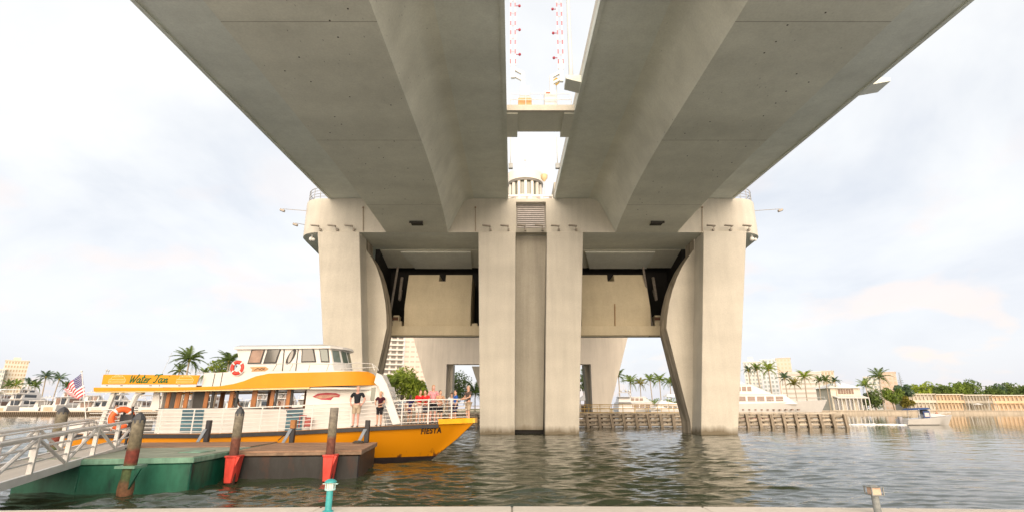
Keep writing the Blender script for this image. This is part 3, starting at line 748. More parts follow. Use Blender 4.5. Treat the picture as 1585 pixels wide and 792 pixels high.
def person(label, loc, h, rz, shirt, lower, pose='stand', hair='dark', hairlong=False, skin=None, lower_kind='shorts', parent_group=None, build=1.0, lean=0.0, shoe=(0.1, 0.09, 0.08)):
    skin = skin or SKIN_A
    t = thing('person', label, 'person', loc, rz, parent_group)
    S = lambda *p: (p[0] * h, p[1] * h, p[2] * h)
    sit = pose == 'sit'
    dz = -0.25 if sit else 0.0
    L = lambda z: -lean * max(0.0, z - 0.5)      # forward lean of the trunk
    P = {}
    P['pelvis'] = (0, 0, .52); P['waist'] = (0, L(.61), .61); P['chest'] = (0, L(.73) - .004, .73); P['neck'] = (0, L(.83) + .004, .835)
    P['jaw'] = (0, L(.87) - .012, .872); P['skull'] = (0, L(.93), .935); P['crown'] = (0, L(.97) + .004, .975); P['nose'] = (0, L(.9) - .062, .908)
    for s, n in ((-1, 'l'), (1, 'r')):
        P['hip' + n] = (s * .050, 0, .49)
        P['knee' + n] = (s * .055, -.012, .28); P['ank' + n] = (s * .056, .008, .05); P['toe' + n] = (s * .066, -.075, .018)
        if sit: P['knee' + n] = (s * .06, -.22, .52); P['ank' + n] = (s * .06, -.20, .30); P['toe' + n] = (s * .066, -.27, .27)
        P['sho' + n] = (s * .098 * build, L(.8), .805)
        if pose == 'rail': el, wr, ha = (s * .145, L(.66) - .03, .665), (s * .085, L(.62) - .165, .615), (s * .055, L(.6) - .215, .605)
        elif pose == 'fold': el, wr, ha = (s * .15, L(.67) - .05, .675), (s * .03, L(.66) - .15, .665), (-s * .02, L(.67) - .15, .672)
        elif pose == 'hips' : el, wr, ha = (s * .185, L(.66) + .03, .655), (s * .145, -.02, .555), (s * .125, -.045, .53)
        elif pose == 'sit': el, wr, ha = (s * .15, -.02, .65), (s * .10, -.14, .58), (s * .09, -.19, .565)
        else: el, wr, ha = (s * .148, L(.64) + .012, .645), (s * .150, L(.5) - .035, .515), (s * .147, L(.47) - .055, .47)
        P['elb' + n], P['wri' + n], P['han' + n] = el, wr, ha
    rad = {'pelvis': (.066 * build, .054 * build), 'waist': (.060 * build, .048 * build), 'chest': (.074 * build, .055 * build), 'neck': .029, 'jaw': (.034, .038), 'skull': (.046, .054), 'crown': (.028, .034), 'nose': .010}
    for n in 'lr':
        rad.update({'hip' + n: .052 * build, 'knee' + n: .034, 'ank' + n: .022, 'toe' + n: (.022, .016), 'sho' + n: .036, 'elb' + n: .025, 'wri' + n: .017, 'han' + n: (.020, .012)})
    names = list(P); idx = {n: i for i, n in enumerate(names)}
    E = [('pelvis', 'waist'), ('waist', 'chest'), ('chest', 'neck'), ('neck', 'jaw'), ('jaw', 'skull'), ('skull', 'crown'), ('jaw', 'nose')]
    for n in 'lr': E += [('pelvis', 'hip' + n), ('hip' + n, 'knee' + n), ('knee' + n, 'ank' + n), ('ank' + n, 'toe' + n), ('chest', 'sho' + n), ('sho' + n, 'elb' + n), ('elb' + n, 'wri' + n), ('wri' + n, 'han' + n)]
    V = [Vector(P[n]) for n in names]; ED = [(idx[a], idx[b]) for a, b in E]; RD = [rad[n] for n in names]
    # five separate fingers on each hand
    for n in 'lr':
        w, hd = V[idx['wri' + n]], V[idx['han' + n]]
        d = (hd - w).normalized(); sd = d.cross(Vector((0, 1, 0.3))).normalized(); dn = sd.cross(d).normalized()
        for k, (o_, ln) in enumerate(((-.017, .034), (-.006, .042), (.005, .040), (.015, .032))):
            a = hd + sd * o_ + d * .012; b = a + d * ln + dn * .010
            V += [a, b]; RD += [.0052, .0042]; ED += [(idx['han' + n], len(V) - 2), (len(V) - 2, len(V) - 1)]
        a = w + (hd - w) * .55 + sd * -.026; b = a + d * .028 - sd * .006
        V += [a, b]; RD += [.006, .005]; ED += [(idx['wri' + n], len(V) - 2), (len(V) - 2, len(V) - 1)]
    up = lambda v: S(v[0], v[1], v[2] + dz)
    skin_obj('body', [up(v) for v in V], ED, [((r[0] * h, r[1] * h) if isinstance(r, tuple) else r * h) for r in RD], skin, t)
    def garment(name, nodes, edges, k, mat, extra=0.004):
        vs = [up(nodes[n][0]) for n in nodes]; ii = {n: i for i, n in enumerate(nodes)}
        rr = []
        for n in nodes:
            r = nodes[n][1]
            rr.append(((r[0] * k + extra) * h, (r[1] * k + extra) * h) if isinstance(r, tuple) else (r * k + extra) * h)
        return skin_obj(name, vs, [(ii[a], ii[b]) for a, b in edges], rr, mat, t)
    mid = lambda a, b, f: tuple(Vector(P[a]).lerp(Vector(P[b]), f))
    nd = {'chest': (P['chest'], rad['chest']), 'waist': (P['waist'], rad['waist']), 'hem': ((0, L(.53), .525), (.070 * build, .058 * build)), 'col': (mid('chest', 'neck', .72), .036)}
    ed = [('chest', 'waist'), ('waist', 'hem'), ('chest', 'col')]
    for n in 'lr':
        nd['s' + n] = (P['sho' + n], .038); nd['e' + n] = (mid('sho' + n, 'elb' + n, .72), .032)
        ed += [('chest', 's' + n), ('s' + n, 'e' + n)]
    garment('shirt', nd, ed, 1.08, shirt)
    if lower_kind == 'skirt':
        garment('skirt', {'p': ((0, 0, .54), (.066, .055)), 'k': ((0, 0, .42), (.080, .066)), 'q': ((0, 0, .36), (.085, .068))}, [('p', 'k'), ('k', 'q')], 1.05, lower)
    else:
        f = .95 if lower_kind == 'shorts' else 1.0
        nd = {'p': ((0, 0, .525), rad['pelvis'])}; ed = []
        for n in 'lr':
            nd['h' + n] = (P['hip' + n], .054 * build); nd['k' + n] = (mid('hip' + n, 'knee' + n, f), .041 * build); ed += [('p', 'h' + n), ('h' + n, 'k' + n)]
            if lower_kind == 'trousers': nd['a' + n] = (mid('knee' + n, 'ank' + n, .9), .030); ed += [('k' + n, 'a' + n)]
        garment('trousers' if lower_kind == 'trousers' else 'shorts', nd, ed, 1.08, lower)
    c = P['skull']
    hv = {'a': ((0, L(.93) - .018, .962), (.040, .030)), 'b': ((0, L(.93) + .012, .955), (.050, .050)), 'c': ((0, L(.93) + .030, .915), (.046, .030))}
    he = [('a', 'b'), ('b', 'c')]
    if hairlong:
        hv['d'] = ((0, L(.86) + .036, .86), (.044, .024)); hv['e'] = ((0, L(.8) + .04, .80), (.034, .018)); he += [('c', 'd'), ('d', 'e')]
    garment('hair', hv, he, 1.0, HAIR[hair], .003)
    if not sit:
        SH = M('shoe_%d' % int(shoe[0] * 100), shoe, .6)
        for n in 'lr':
            garment('shoe', {'h': ((P['ank' + n][0], .012, .028), (.024, .024)), 't': ((P['toe' + n][0], -.082, .018), (.023, .016))}, [('h', 't')], 1.1, SH)
    return t
# ================================================================== WATER TAXI
BO = Vector((-20.4, 26.7, 0)); BA = R(-5.5)
_rb = Matrix.Rotation(-BA, 3, 'Z')
def BL(px, py, yl):             # photo pixel onto the boat's own plane y = yl -> (x, z) in boat coordinates
    d = _rb @ ray(px, py); o = _rb @ (Vector((0, 0, EYE)) - BO)
    p = o + d * ((yl - o.y) / d.y)
    return (p.x, p.z)
def BW(x, y, z): return BO + Matrix.Rotation(BA, 3, 'Z') @ Vector((x, y, z))
ORANGE = M('boat_orange', (0.66, 0.265, 0.002), 0.5, 0.07, 1.2, spec=0.4)
BWHITE = M('boat_white', (0.64, 0.625, 0.60), 0.35, 0.05, 1.5, coat=0.2)
BRAIL = M('boat_rail_white', (0.70, 0.69, 0.67), 0.4, 0.04)
BLACK = M('rubber_black', (0.022, 0.022, 0.025), 0.6, 0.3, 6)
WOOD = M('varnished_wood', (0.30, 0.11, 0.025), 0.4, 0.35, 6, stretch=(1, 1, .2))
TEAL = M('door_teal', (0.10, 0.22, 0.27), 0.5, 0.1)
TRIM = M('window_trim_dark', (0.035, 0.035, 0.035), 0.5)
taxi = thing('water_taxi', 'orange and white water taxi with a Water Taxi roof sign, moored at the dock', 'boat', BO, BA)
LX = BL(735, 652, 0)[0]
sh_pts = [(0.0, 1.10)] + [BL(px, py, -2.1) for px, py in ((330, 670.5), (450, 666), (555, 660.5), (640, 657))] + [(LX, BL(735, 653, 0)[1])]
sx_, sz_ = [p[0] for p in sh_pts], [p[1] for p in sh_pts]
def sheer(x): return float(np.interp(x, sx_, sz_))
def hw(x):                       # deck half width
    if x < 1.5: return 2.05 + .1 * x
    if x < 11: return 2.2
    q = min(1, (x - 11) / (LX - 11)); return max(0.16, 2.2 * (1 - q ** 2.3))
def hwl(x):                      # half width at the waterline
    if x < 10: return 1.95
    q = min(1, (x - 10) / (LX - 1.75 - 10)); return max(0.02, 1.95 * (1 - q ** 1.9))
SXW = LX - 1.75
loops, loops_b = [], []
xs = [0, .6, 2, 4, 6, 8, 10, 11, 12, 13, 14, 15, 15.8, 16.5, 17.1, 17.6, 18.0, 18.3, LX - .02]
for x in xs:
    q = max(0, (x - 11) / (LX - 11))
    xl = x - 1.75 * q ** 2       # stem rakes forward
    xk = x - 2.4 * q ** 2
    h = sheer(x)
    w2, w1 = hw(x), max(.02, hw(x) * (1 - .42 * q)) * (0.955)
    if q >= .999: w1 = .03
    half = [(x, w2, h), (x - (x - xl) * .45, w2 * .6 + w1 * .4, h * .55), (xl, w1, 0.14)]
    loops.append([(a, -b_, c) for a, b_, c in half] + [(a, b_, c) for a, b_, c in half[::-1]])
    lowr = [(xl, w1 - .006, 0.136), (xk, w1 * .9, -.35), (xk, .01 + w1 * .25, -.8)]
    loops_b.append([(a, -b_, c) for a, b_, c in lowr] + [(a, b_, c) for a, b_, c in lowr[::-1]])
# stained orange of the topsides, darker grime streaks low down
hullm, nt, bb = new_mat('hull_orange'); L_ = nt.links.new
co = nnode(nt, 'ShaderNodeTexCoord'); mp = nnode(nt, 'ShaderNodeMapping'); mp.inputs['Scale'].default_value = (2.2, 2.2, .8); L_(co.outputs['Object'], mp.inputs[0])
n1 = nnode(nt, 'ShaderNodeTexNoise'); n1.inputs['Scale'].default_value = 1.6; n1.inputs['Detail'].default_value = 8; L_(mp.outputs[0], n1.inputs['Vector'])
sp_ = nnode(nt, 'ShaderNodeSeparateXYZ'); L_(co.outputs['Object'], sp_.inputs[0])
mr = nnode(nt, 'ShaderNodeMapRange'); L_(sp_.outputs['Z'], mr.inputs[0]); mr.inputs[1].default_value = .12; mr.inputs[2].default_value = .62; mr.inputs[3].default_value = .22; mr.inputs[4].default_value = -.12
ad = nnode(nt, 'ShaderNodeMath', operation='ADD'); L_(n1.outputs['Fac'], ad.inputs[0]); L_(mr.outputs[0], ad.inputs[1])
rp = nnode(nt, 'ShaderNodeValToRGB'); rp.color_ramp.elements[0].position = .66; rp.color_ramp.elements[0].color = (.56, .215, .002, 1); rp.color_ramp.elements[1].position = .80; rp.color_ramp.elements[1].color = (.10, .035, .012, 1)
L_(ad.outputs[0], rp.inputs[0]); L_(rp.outputs[0], bb.inputs['Base Color']); bb.inputs['Roughness'].default_value = .38
hull_o = MB().loft(loops).build('hull', hullm, taxi, smooth=40)
from mathutils.bvhtree import BVHTree
hull_bvh = BVHTree.FromPolygons([v.co.copy() for v in hull_o.data.vertices], [tuple(p.vertices) for p in hull_o.data.polygons])
MB().loft(loops_b).build('hull_bottom', M('antifoul_black', (0.02, 0.012, 0.012), .6, .3), taxi, smooth=40)
# deck
dk = MB(); top = [(x, -hw(x) + .05, sheer(x) + .004) for x in xs] + [(x, hw(x) - .05, sheer(x) + .004) for x in xs[::-1]]
dk.add(top, [(i, i + 1, len(top) - 2 - i, len(top) - 1 - i) for i in range(len(xs) - 1)])
dk.build('deck', M('boat_deck', (0.42, 0.41, 0.39), .7), taxi)
# rub rail to where the yellow bow band starts, then the bow band
xb = BL(678, 655, -1.0)[0]
rxs = [x for x in np.linspace(0, xb, 26)]
for s in (-1, 1):
    MB().loft([[(x, s * (hw(x) - .02), sheer(x) - .17), (x, s * (hw(x) + .07), sheer(x) - .17), (x, s * (hw(x) + .07), sheer(x) - .01), (x, s * (hw(x) - .02), sheer(x) - .01)] for x in rxs]).build('rub_rail', BLACK, taxi)
bxs = list(np.linspace(xb + .01, LX - .02, 12))
ring = [[(x, -hw(x) - .12, sheer(x) - .02), (x, -hw(x) + .05, sheer(x) - .02), (x, -hw(x) + .02, sheer(x) + .20), (x, -hw(x) - .14, sheer(x) + .20)] for x in bxs]
ring2 = [[(x, -y, z) for x, y, z in l] for l in ring]
MB().loft(ring).loft(ring2).box(LX - .05, LX + .06, -.34, .34, sheer(LX) - .01, sheer(LX) + .2).build('bow_band', M('bow_yellow', (.85, .40, .01), .35), taxi)

# railings: five bars and posts all round
def rail_y(x): return hw(x) - .12
stops = list(np.linspace(1.2, 11, 12)) + list(np.linspace(11.6, LX - .25, 14))
rl = None
for k in range(7):
    h = 1.05 - .158 * k
    r_ = .027 if k == 0 else .015
    path = [(x, -rail_y(x), sheer(x) + h) for x in stops] + [(x, rail_y(x), sheer(x) + h) for x in stops[::-1]]
    MB().tube(path, r_, 5).build('rail', BRAIL, taxi)
for px in (250, 300, 345, 405, 432, 483, 541, 583, 622, 659, 692, 725):
    x = BL(px, 640, -2.1 if px < 600 else -1.4)[0]
    x = min(x, LX - .3)
    for s in (-1, 1):
        MB().tube([(x, s * rail_y(x), sheer(x)), (x, s * rail_y(x), sheer(x) + 1.06)], .03, 5).build('rail_post', BRAIL, taxi)

# cabin
CY = 1.62
xa = BL(246, 630, -CY)[0]; xw = BL(472, 630, -CY)[0]; WYF = 1.05; xf = BL(586, 630, -WYF)[0]
zs_ = BL(300, 632.5, -CY)[1]; zh = BL(300, 601.5, -CY)[1]
zr = zh + .16
def wall_y(x): return -CY if x < xw else -(CY + (WYF - CY) * min(1, (x - xw) / (xf - xw)))
def BF(px, py, off=0.0):        # on the tapering forward wall -> (x, y, z)
    y = -CY
    for _ in range(6): x, z = BL(px, py, y); y = wall_y(x)
    return (x, y - off, z)
for s in (-1, 1):
    c0, c1 = (s * CY, s * (CY - .06))
    w = MB().prism([(xa, c0, 1.05), (xw, c0, 1.05), (xw, c0, zs_), (xa, c0, zs_)], [(xa, c1, 1.05), (xw, c1, 1.05), (xw, c1, zs_), (xa, c1, zs_)])
    ye = s * WYF
    w.hexa([(xw + .003, c0, 1.05), (xf + .45, ye, 1.05), (xf + .45, ye - s * .06, 1.05), (xw + .003, c1, 1.05)], [(xw + .003, c0, zr), (xf, ye, zr), (xf, ye - s * .06, zr), (xw + .003, c1, zr)])
    w.build('cabin_side', BWHITE, taxi)
    MB().prism([(xa, c0 + s * .03, zs_ + .003), (xw, c0 + s * .03, zs_ + .003), (xw, c0 + s * .03, zs_ + .05), (xa, c0 + s * .03, zs_ + .05)], [(xa, c1, zs_ + .003), (xw, c1, zs_ + .003), (xw, c1, zs_ + .05), (xa, c1, zs_ + .05)]).build('window_sill', TRIM, taxi)
    MB().prism([(xa, c0, zh + .003), (xw, c0, zh + .003), (xw, c0, zr), (xa, c0, zr)], [(xa, c1, zh + .003), (xw, c1, zh + .003), (xw, c1, zr), (xa, c1, zr)]).build('window_header', TRIM, taxi)
    for px, wd, dark in ((260, .09, 0), (275.5, .12, 0), (288, .10, 0), (319, .10, 0), (328.5, .06, 1), (357.5, .10, 0), (366, .05, 1), (393, .12, 0), (421, .09, 0), (427, .05, 1), (446, .09, 0), (451, .05, 1)):
        x = BL(px, 617, -CY)[0]
        sl = .02
        if s > 0 and px not in (275.5, 357.5, 421): continue
        MB().prism([(x - wd - sl, c0 * .995, zs_ + .052), (x + wd - sl, c0 * .995, zs_ + .052), (x + wd, c0 * .995, zh), (x - wd, c0 * .995, zh)], [(x - wd - sl, c1, zs_ + .052), (x + wd - sl, c1, zs_ + .052), (x + wd, c1, zh), (x - wd, c1, zh)]).build('window_post', TRIM if dark else WOOD, taxi)

# aft frame of the cabin, floor cabinet and forward face
MB().box(xa - .03, xa + .05, -CY + .07, -.5, 1.05, zr).box(xa - .03, xa + .05, .5, CY - .07, 1.05, zr).build('aft_bulkhead', BWHITE, taxi)
MB().hexa([(xf + .40, -WYF + .07, 1.4), (xf + .45, -WYF + .07, 1.4), (xf + .45, WYF - .07, 1.4), (xf + .40, WYF - .07, 1.4)], [(xf - .05, -WYF + .07, zr), (xf, -WYF + .07, zr), (xf, WYF - .07, zr), (xf - .05, WYF - .07, zr)]).build('forward_bulkhead', BWHITE, taxi)
MB().box(xw + .02, xw + .08, -CY + .07, .3, 1.4, zr).build('inner_bulkhead', BWHITE, taxi)
BENCH = M('bench_brown', (0.16, 0.07, 0.025), .6, .3)
for k in range(7):
    x = xa + .9 + k * .95
    for s in (-1, 1):
        MB().box(x, x + .42, s * .45 if s > 0 else -1.45, 1.45 if s > 0 else -.45, 1.45, 1.52).box(x - .05, x, .45 if s > 0 else -1.45, 1.45 if s > 0 else -.45, 1.50, 1.98).box(x + .1, x + .3, .8 if s > 0 else -1.1, 1.1 if s > 0 else -.8, 1.09, 1.45).build('bench', BENCH, taxi)
# white cladding boards of the cabin side below the windows
for k in range(5):
    z = 1.30 + k * .18
    for s in (-1,):
        MB().prism([(xa + .02, s * (CY + .003), z), (xw, s * (CY + .003), z), (xw, s * (CY + .003), z + .172), (xa + .02, s * (CY + .003), z + .172)], [(xa + .02, s * (CY + .014), z), (xw, s * (CY + .014), z), (xw, s * (CY + .022), z + .172), (xa + .02, s * (CY + .022), z + .172)]).build('cladding_board', BWHITE, taxi)
# teal louvred doors
for p0, p1, q0, q1 in ((284, 317, 279, 312), (446, 470, 441, 467)):
    zt, zb = BL(p0, 632.5, -CY)[1], BL(p0, 668, -CY)[1]
    a, b_, c, d = BL(q0, 668, -CY)[0], BL(q1, 668, -CY)[0], BL(p1, 632, -CY)[0], BL(p0, 632, -CY)[0]
    y0, y1 = -CY - .026, -CY - .05
    dr = MB().prism([(a, y0, zb), (b_, y0, zb), (c, y0, zt - .02), (d, y0, zt - .02)], [(a, y1, zb), (b_, y1, zb), (c, y1, zt - .02), (d, y1, zt - .02)]).build('door', TEAL, taxi)
    for k in range(7):
        f = k / 7.0; x0, x1 = a + (d - a) * f, b_ + (c - b_) * f; z = zb + (zt - zb) * f
        MB().box(x0 + .03, x1 - .03, y1 - .022, y1 - .003, z + .02, z + .10).build('slat', M('door_teal_dark', (0.06, 0.12, 0.16), .5), dr)
# roof: long thin aft part, then the tall orange sweep round the upper deck
zf0, zf1 = BL(250, 604.5, -2.2)[1], BL(250, 599, -2.2)[1]
xr0 = BL(146, 601, -2.2)[0]; xr1 = BL(586, 595, -2.2)[0]
zc = BL(400, 601.5, -2.2)[1]
X5, X9 = BL(515, 575, -2.2)[0], BL(589, 592, -1.1)[0]
def YF(x): return -2.2 if x < X5 else -2.2 + 1.5 * min(1, (x - X5) / (X9 - X5)) ** 1.5
def BT(px, py, inset=0.0):      # on the tapering upper side -> (x, z, y)
    y = -2.2
    for _ in range(8): x, z = BL(px, py, y); y = YF(x) + inset
    return (x, z, y)
fas = [(146, 599, 605.2), (200, 599.2, 604.6), (250, 599, 604), (300, 598.2, 603.1), (340, 597, 602.2), (362, 593.5, 601.4), (378, 589, 600.9), (397, 581.5, 600.4), (417, 577.3, 599.8), (445, 576.4, 599), (480, 575.7, 598), (515, 574.8, 596.6), (537, 574, 596), (555, 573.9, 595.8), (570, 574.6, 595.6), (578, 578.2, 595.5), (584, 585, 595.4), (589, 592.5, 595.3)]
FT = [(BT(px, t)[:2], BT(px, q)[:2], BT(px, t)[2]) for px, t, q in fas]
MB().xy([(xr0 + .1, -2.14)] + [(q[0], y + .06) for t, q, y in FT[1:]] + [(q[0], -y - .06) for t, q, y in FT[:0:-1]] + [(xr0 + .1, 2.14)], zf0 + .06, zf1 - .02).build('roof', BWHITE, taxi)
for s in (-1, 1):
    MB().loft([[(t[0], s * -y * .975, t[1]), (t[0], s * -y * 1.018, t[1]), (q[0], s * -y * 1.018, q[1]), (q[0], s * -y * .975, q[1])] for t, q, y in (FT if s < 0 else FT[:-4])]).build('roof_fascia', ORANGE, taxi, smooth=30)
    ds = [BL(px, py, -2.2) for px, py in ((148, 605.3), (250, 604.3), (340, 602.5), (479, 598.5), (479, 601), (340, 604), (250, 606), (148, 606.8))]
    MB().prism([(x, s * 2.12, z) for x, z in ds], [(x, s * 2.215, z) for x, z in ds]).build('drip_rail', M('cream_trim', (.72, .56, .28), .5), taxi)
e_t, e_q, e_y = FT[-4]; e2_t, e2_q, e2_y = FT[-1]
MB().hexa([(e2_q[0], e2_y + .05, e2_q[1]), (e2_q[0], -e2_y - .05, e2_q[1]), (e2_q[0] - .08, -e2_y - .05, e2_q[1]), (e2_q[0] - .08, e2_y + .05, e2_q[1])], [(e_t[0], e_y + .06, e_t[1]), (e_t[0], -e_y - .06, e_t[1]), (e_t[0] - .08, -e_y - .06, e_t[1]), (e_t[0] - .08, e_y + .06, e_t[1])]).build('front_fascia', BWHITE, taxi)
# white upper trunk under the wheelhouse
tkp = [(312, 598, 598), (316, 577, 598), (348, 575.5, 598), (372, 574, 598), (500, 573.4, 596), (535, 573.2, 595), (560, 573, 594), (572, 575, 594)]
TT = [(BT(px, t, .24)[:2], BT(px, q, .24)[:2], BT(px, t, .24)[2]) for px, t, q in tkp]
MB().loft([[(t[0], y, t[1]), (t[0], -y, t[1]), (q[0], -y, q[1]), (q[0], y, q[1])] for t, q, y in TT]).build('upper_trunk', BWHITE, taxi, smooth=30)
for px, py0, py1 in ((333, 597, 577), (345, 597, 576)):
    a, b_ = BL(px - 4, py0, -1.96), BL(px, py1, -1.96)
    MB().tube([(a[0], -1.97, a[1]), (b_[0], -1.97, b_[1])], .016, 4).build('seam_strip', TRIM, taxi)
# wheelhouse
WY = 1.05
def plan(px_b, px_f, py, nose, w):   # outline at one height: straight sides, bowed front
    xb_ = BL(px_b, py, -w)[0]; xf_, z = BL(px_f, py, -w)
    return [(xb_, -w, z), (xf_, -w, z), (xf_ + nose * .75, -w * .55, z), (xf_ + nose, 0, z), (xf_ + nose * .75, w * .55, z), (xf_, w, z), (xb_, w, z)]
def lvl(pts, z): return [(x, y, z) for x, y, q in pts]
pt = plan(367, 511, 538, .33, WY); pm = plan(371, 515, 562, .36, WY); pb = plan(356, 517, 579, .38, WY)
house = MB().loft([pb, pm, pt]).build('wheelhouse', BWHITE, taxi, smooth=20)
r0 = plan(362, 512, 538.3, .50, WY + .16); r1 = plan(363, 511, 534.6, .50, WY + .16); r2 = plan(372, 500, 532.3, .40, WY - .25)
MB().loft([lvl(r0, r0[1][2]), lvl(r1, r1[1][2]), lvl(r2, r1[1][2] + .13)]).build('wheelhouse_roof', BWHITE, taxi, smooth=20)
GL = glass('boat_glass', (0.075, 0.07, 0.055), .05)
GLW = M('window_curtain_warm', (0.30, 0.20, 0.15), .12, .25, 2.5)
c3 = lambda u, v: (340 + u / 6.096, 520 + v / 6.096)
def pane(pts, y, kind, frame=True, mat=None, off=0.0):
    q = [BL(*p, y) for p in pts]
    cx, cz = sum(p[0] for p in q) / len(q), sum(p[1] for p in q) / len(q)
    big = [(cx + (x - cx) * 1.10 + (.03 if x > cx else -.03), cz + (z - cz) * 1.10 + (.03 if z > cz else -.03)) for x, z in q]
    f = MB().prism([(x, y - .004, z) for x, z in big], [(x, y - .03, z) for x, z in big]).build('window', TRIM, house, bevel=.008)
    MB().prism([(x, y - .031, z) for x, z in q], [(x, y - .04, z) for x, z in q]).build('pane', mat or GL, f) if False else None
    g = MB().prism([(x, y - .0315, z) for x, z in q], [(x, y - .042, z) for x, z in q]).build('pane', mat or GL, house)
pane([c3(312, 132), c3(420, 126), c3(383, 246), c3(276, 248)], -WY, 'w', mat=GLW)
pane([c3(464, 126), c3(570, 124), c3(528, 242), c3(425, 244)], -WY, 'w')
pane([c3(788, 120), c3(880, 119), c3(901, 232), c3(782, 234)], -WY, 'w')
pane([c3(950, 121), c3(1018, 123), c3(1030, 234), c3(966, 232)], -WY, 'w', mat=glass('boat_glass_green', (0.10, 0.13, 0.11), .05))
dp = [BL(*c3(*p), -WY) for p in ((613, 108), (745, 104), (718, 332), (592, 336))]
dd = MB()
for i in range(4):
    a, b_ = dp[i], dp[(i + 1) % 4]
    dd.tube([(a[0], -WY - .02, a[1]), (b_[0], -WY - .02, b_[1])], .022, 4)
dd.build('door_frame', TRIM, house)
ov = []
cx, cz = BL(*c3(674, 192), -WY)
for i in range(16):
    a = i * math.pi / 8; ov.append((cx + .17 * math.cos(a) + .15 * math.sin(a), cz + .36 * math.sin(a)))
MB().prism([(x, -WY - .004, z) for x, z in ov], [(x, -WY - .03, z) for x, z in ov]).build('door_window_frame', TRIM, house)
MB().prism([(cx + (x - cx) * .5, -WY - .031, cz + (z - cz) * .78) for x, z in ov], [(cx + (x - cx) * .5, -WY - .04, cz + (z - cz) * .78) for x, z in ov]).build('door_window', M('door_pane', (.35, .33, .3), .2), house)
# faceted front panes of the wheelhouse
def lerp3(a, b_, f): return tuple(a[i] + (b_[i] - a[i]) * f for i in range(3))
for k in range(1, 5):
    b0, b1, t0, t1 = pm[k], pm[k + 1], pt[k], pt[k + 1]
    q = []
    for fz, (u0, u1) in ((.12, (.14, .86)), (.86, (.14, .86))):
        A, B = lerp3(b0, t0, fz), lerp3(b1, t1, fz); q.append((lerp3(A, B, u0), lerp3(A, B, u1)))
    n = (Vector(b1) - Vector(b0)).cross(Vector(t0) - Vector(b0)).normalized()
    if n.x < 0: n = -n
    off = lambda p, d: tuple(Vector(p) + n * d)
    L4 = [q[0][0], q[0][1], q[1][1], q[1][0]]
    MB().prism([off(p, .004) for p in L4], [off(p, .03) for p in L4]).build('front_pane', MATS['boat_glass_green'], house)
# hand rails of the upper deck
HR = M('handrail_steel', (.40, .40, .39), .35, .1, metal=.3)
def rail_px(pts, y, r=.02):
    q = [BL(*c3(*p), y) for p in pts]; return MB().tube([(x, y, z) for x, z in q], r, 5).build('hand_rail', HR, taxi)
rail_px([(272, 262), (600, 258), (740, 256), (1130, 262), (1300, 248), (1440, 258), (1490, 300), (1500, 320)], -1.9, .018)
rail_px([(1145, 306), (1470, 290)], -1.9)
for u0, v0, u1, v1 in ((540, 262, 490, 345), (690, 262, 652, 340), (850, 266, 832, 338), (1030, 262, 1005, 330), (1205, 252, 1180, 322), (1440, 258, 1462, 322)):
    rail_px([(u0, v0), (u1, v1)], -1.9)
q = [BL(px, py, -1.9) for px, py in ((305, 577), (362, 578.5))]
MB().tube([(x, -1.9, z + .03) for x, z in q], .018, 5).build('hand_rail', HR, taxi)
# forward: slanted white wing braces, steps and dark side light
wg = [BL(px, py, -1.5) for px, py in ((584, 576), (592, 580), (600, 594), (621, 655), (609, 657), (588, 599), (580, 592))]
wg = [(x, max(z, sheer(x) + .012)) for x, z in wg]
MB().prism([(x, -1.48, z) for x, z in wg], [(x, -1.60, z) for x, z in wg]).build('wing_brace', BWHITE, taxi, bevel=.02)
dg_ = [(px, py) for px, py in ((575, 599), (582, 598.5), (579, 626), (573.5, 618))]
MB().prism([BF(px, py, .004) for px, py in dg_], [BF(px, py, .02) for px, py in dg_]).build('side_light', glass('side_glass', (.05, .08, .06), .1), taxi)
lad = [BL(598, 594, 0.4), BL(617, 622, 0.4), BL(627, 655, 0.4)]
for yy in (.1, .7): MB().tube([(x, yy, z) for x, z in lad], .022, 5).build('stair_rail', HR, taxi)
for k in range(7):
    f = k / 6.5; x = lad[0][0] + (lad[2][0] - lad[0][0]) * f; z = lad[0][1] + (lad[2][1] - lad[0][1]) * f
    MB().box(x - .05, x + .12, .1, .7, z - .015, z + .015).build('stair_tread', BRAIL, taxi)
# after deck: white arched struts holding the roof
for pts in ([(177, 606), (168, 628), (159, 650), (154, 668)], [(222, 606), (213, 609), (207, 620), (201, 634), (196, 650), (191, 668)]):
    q = [BL(px, py, -1.95) for px, py in pts]
    for s in (-1, 1): MB().tube([(x, s * 1.95, z) for x, z in q], .12, 6).build('roof_strut', BWHITE, taxi, smooth=50)
q = [BL(px, py, -CY) for px, py in ((238, 606), (247, 606), (246, 634), (232, 634))]
MB().prism([(x, -CY - .004, z) for x, z in q], [(x, -CY + .055, z) for x, z in q]).build('corner_panel', BWHITE, taxi)
MB().box(.15, 1.2, -1.9, 1.9, 1.11, 1.6).build('stern_locker', BWHITE, taxi, bevel=.03)
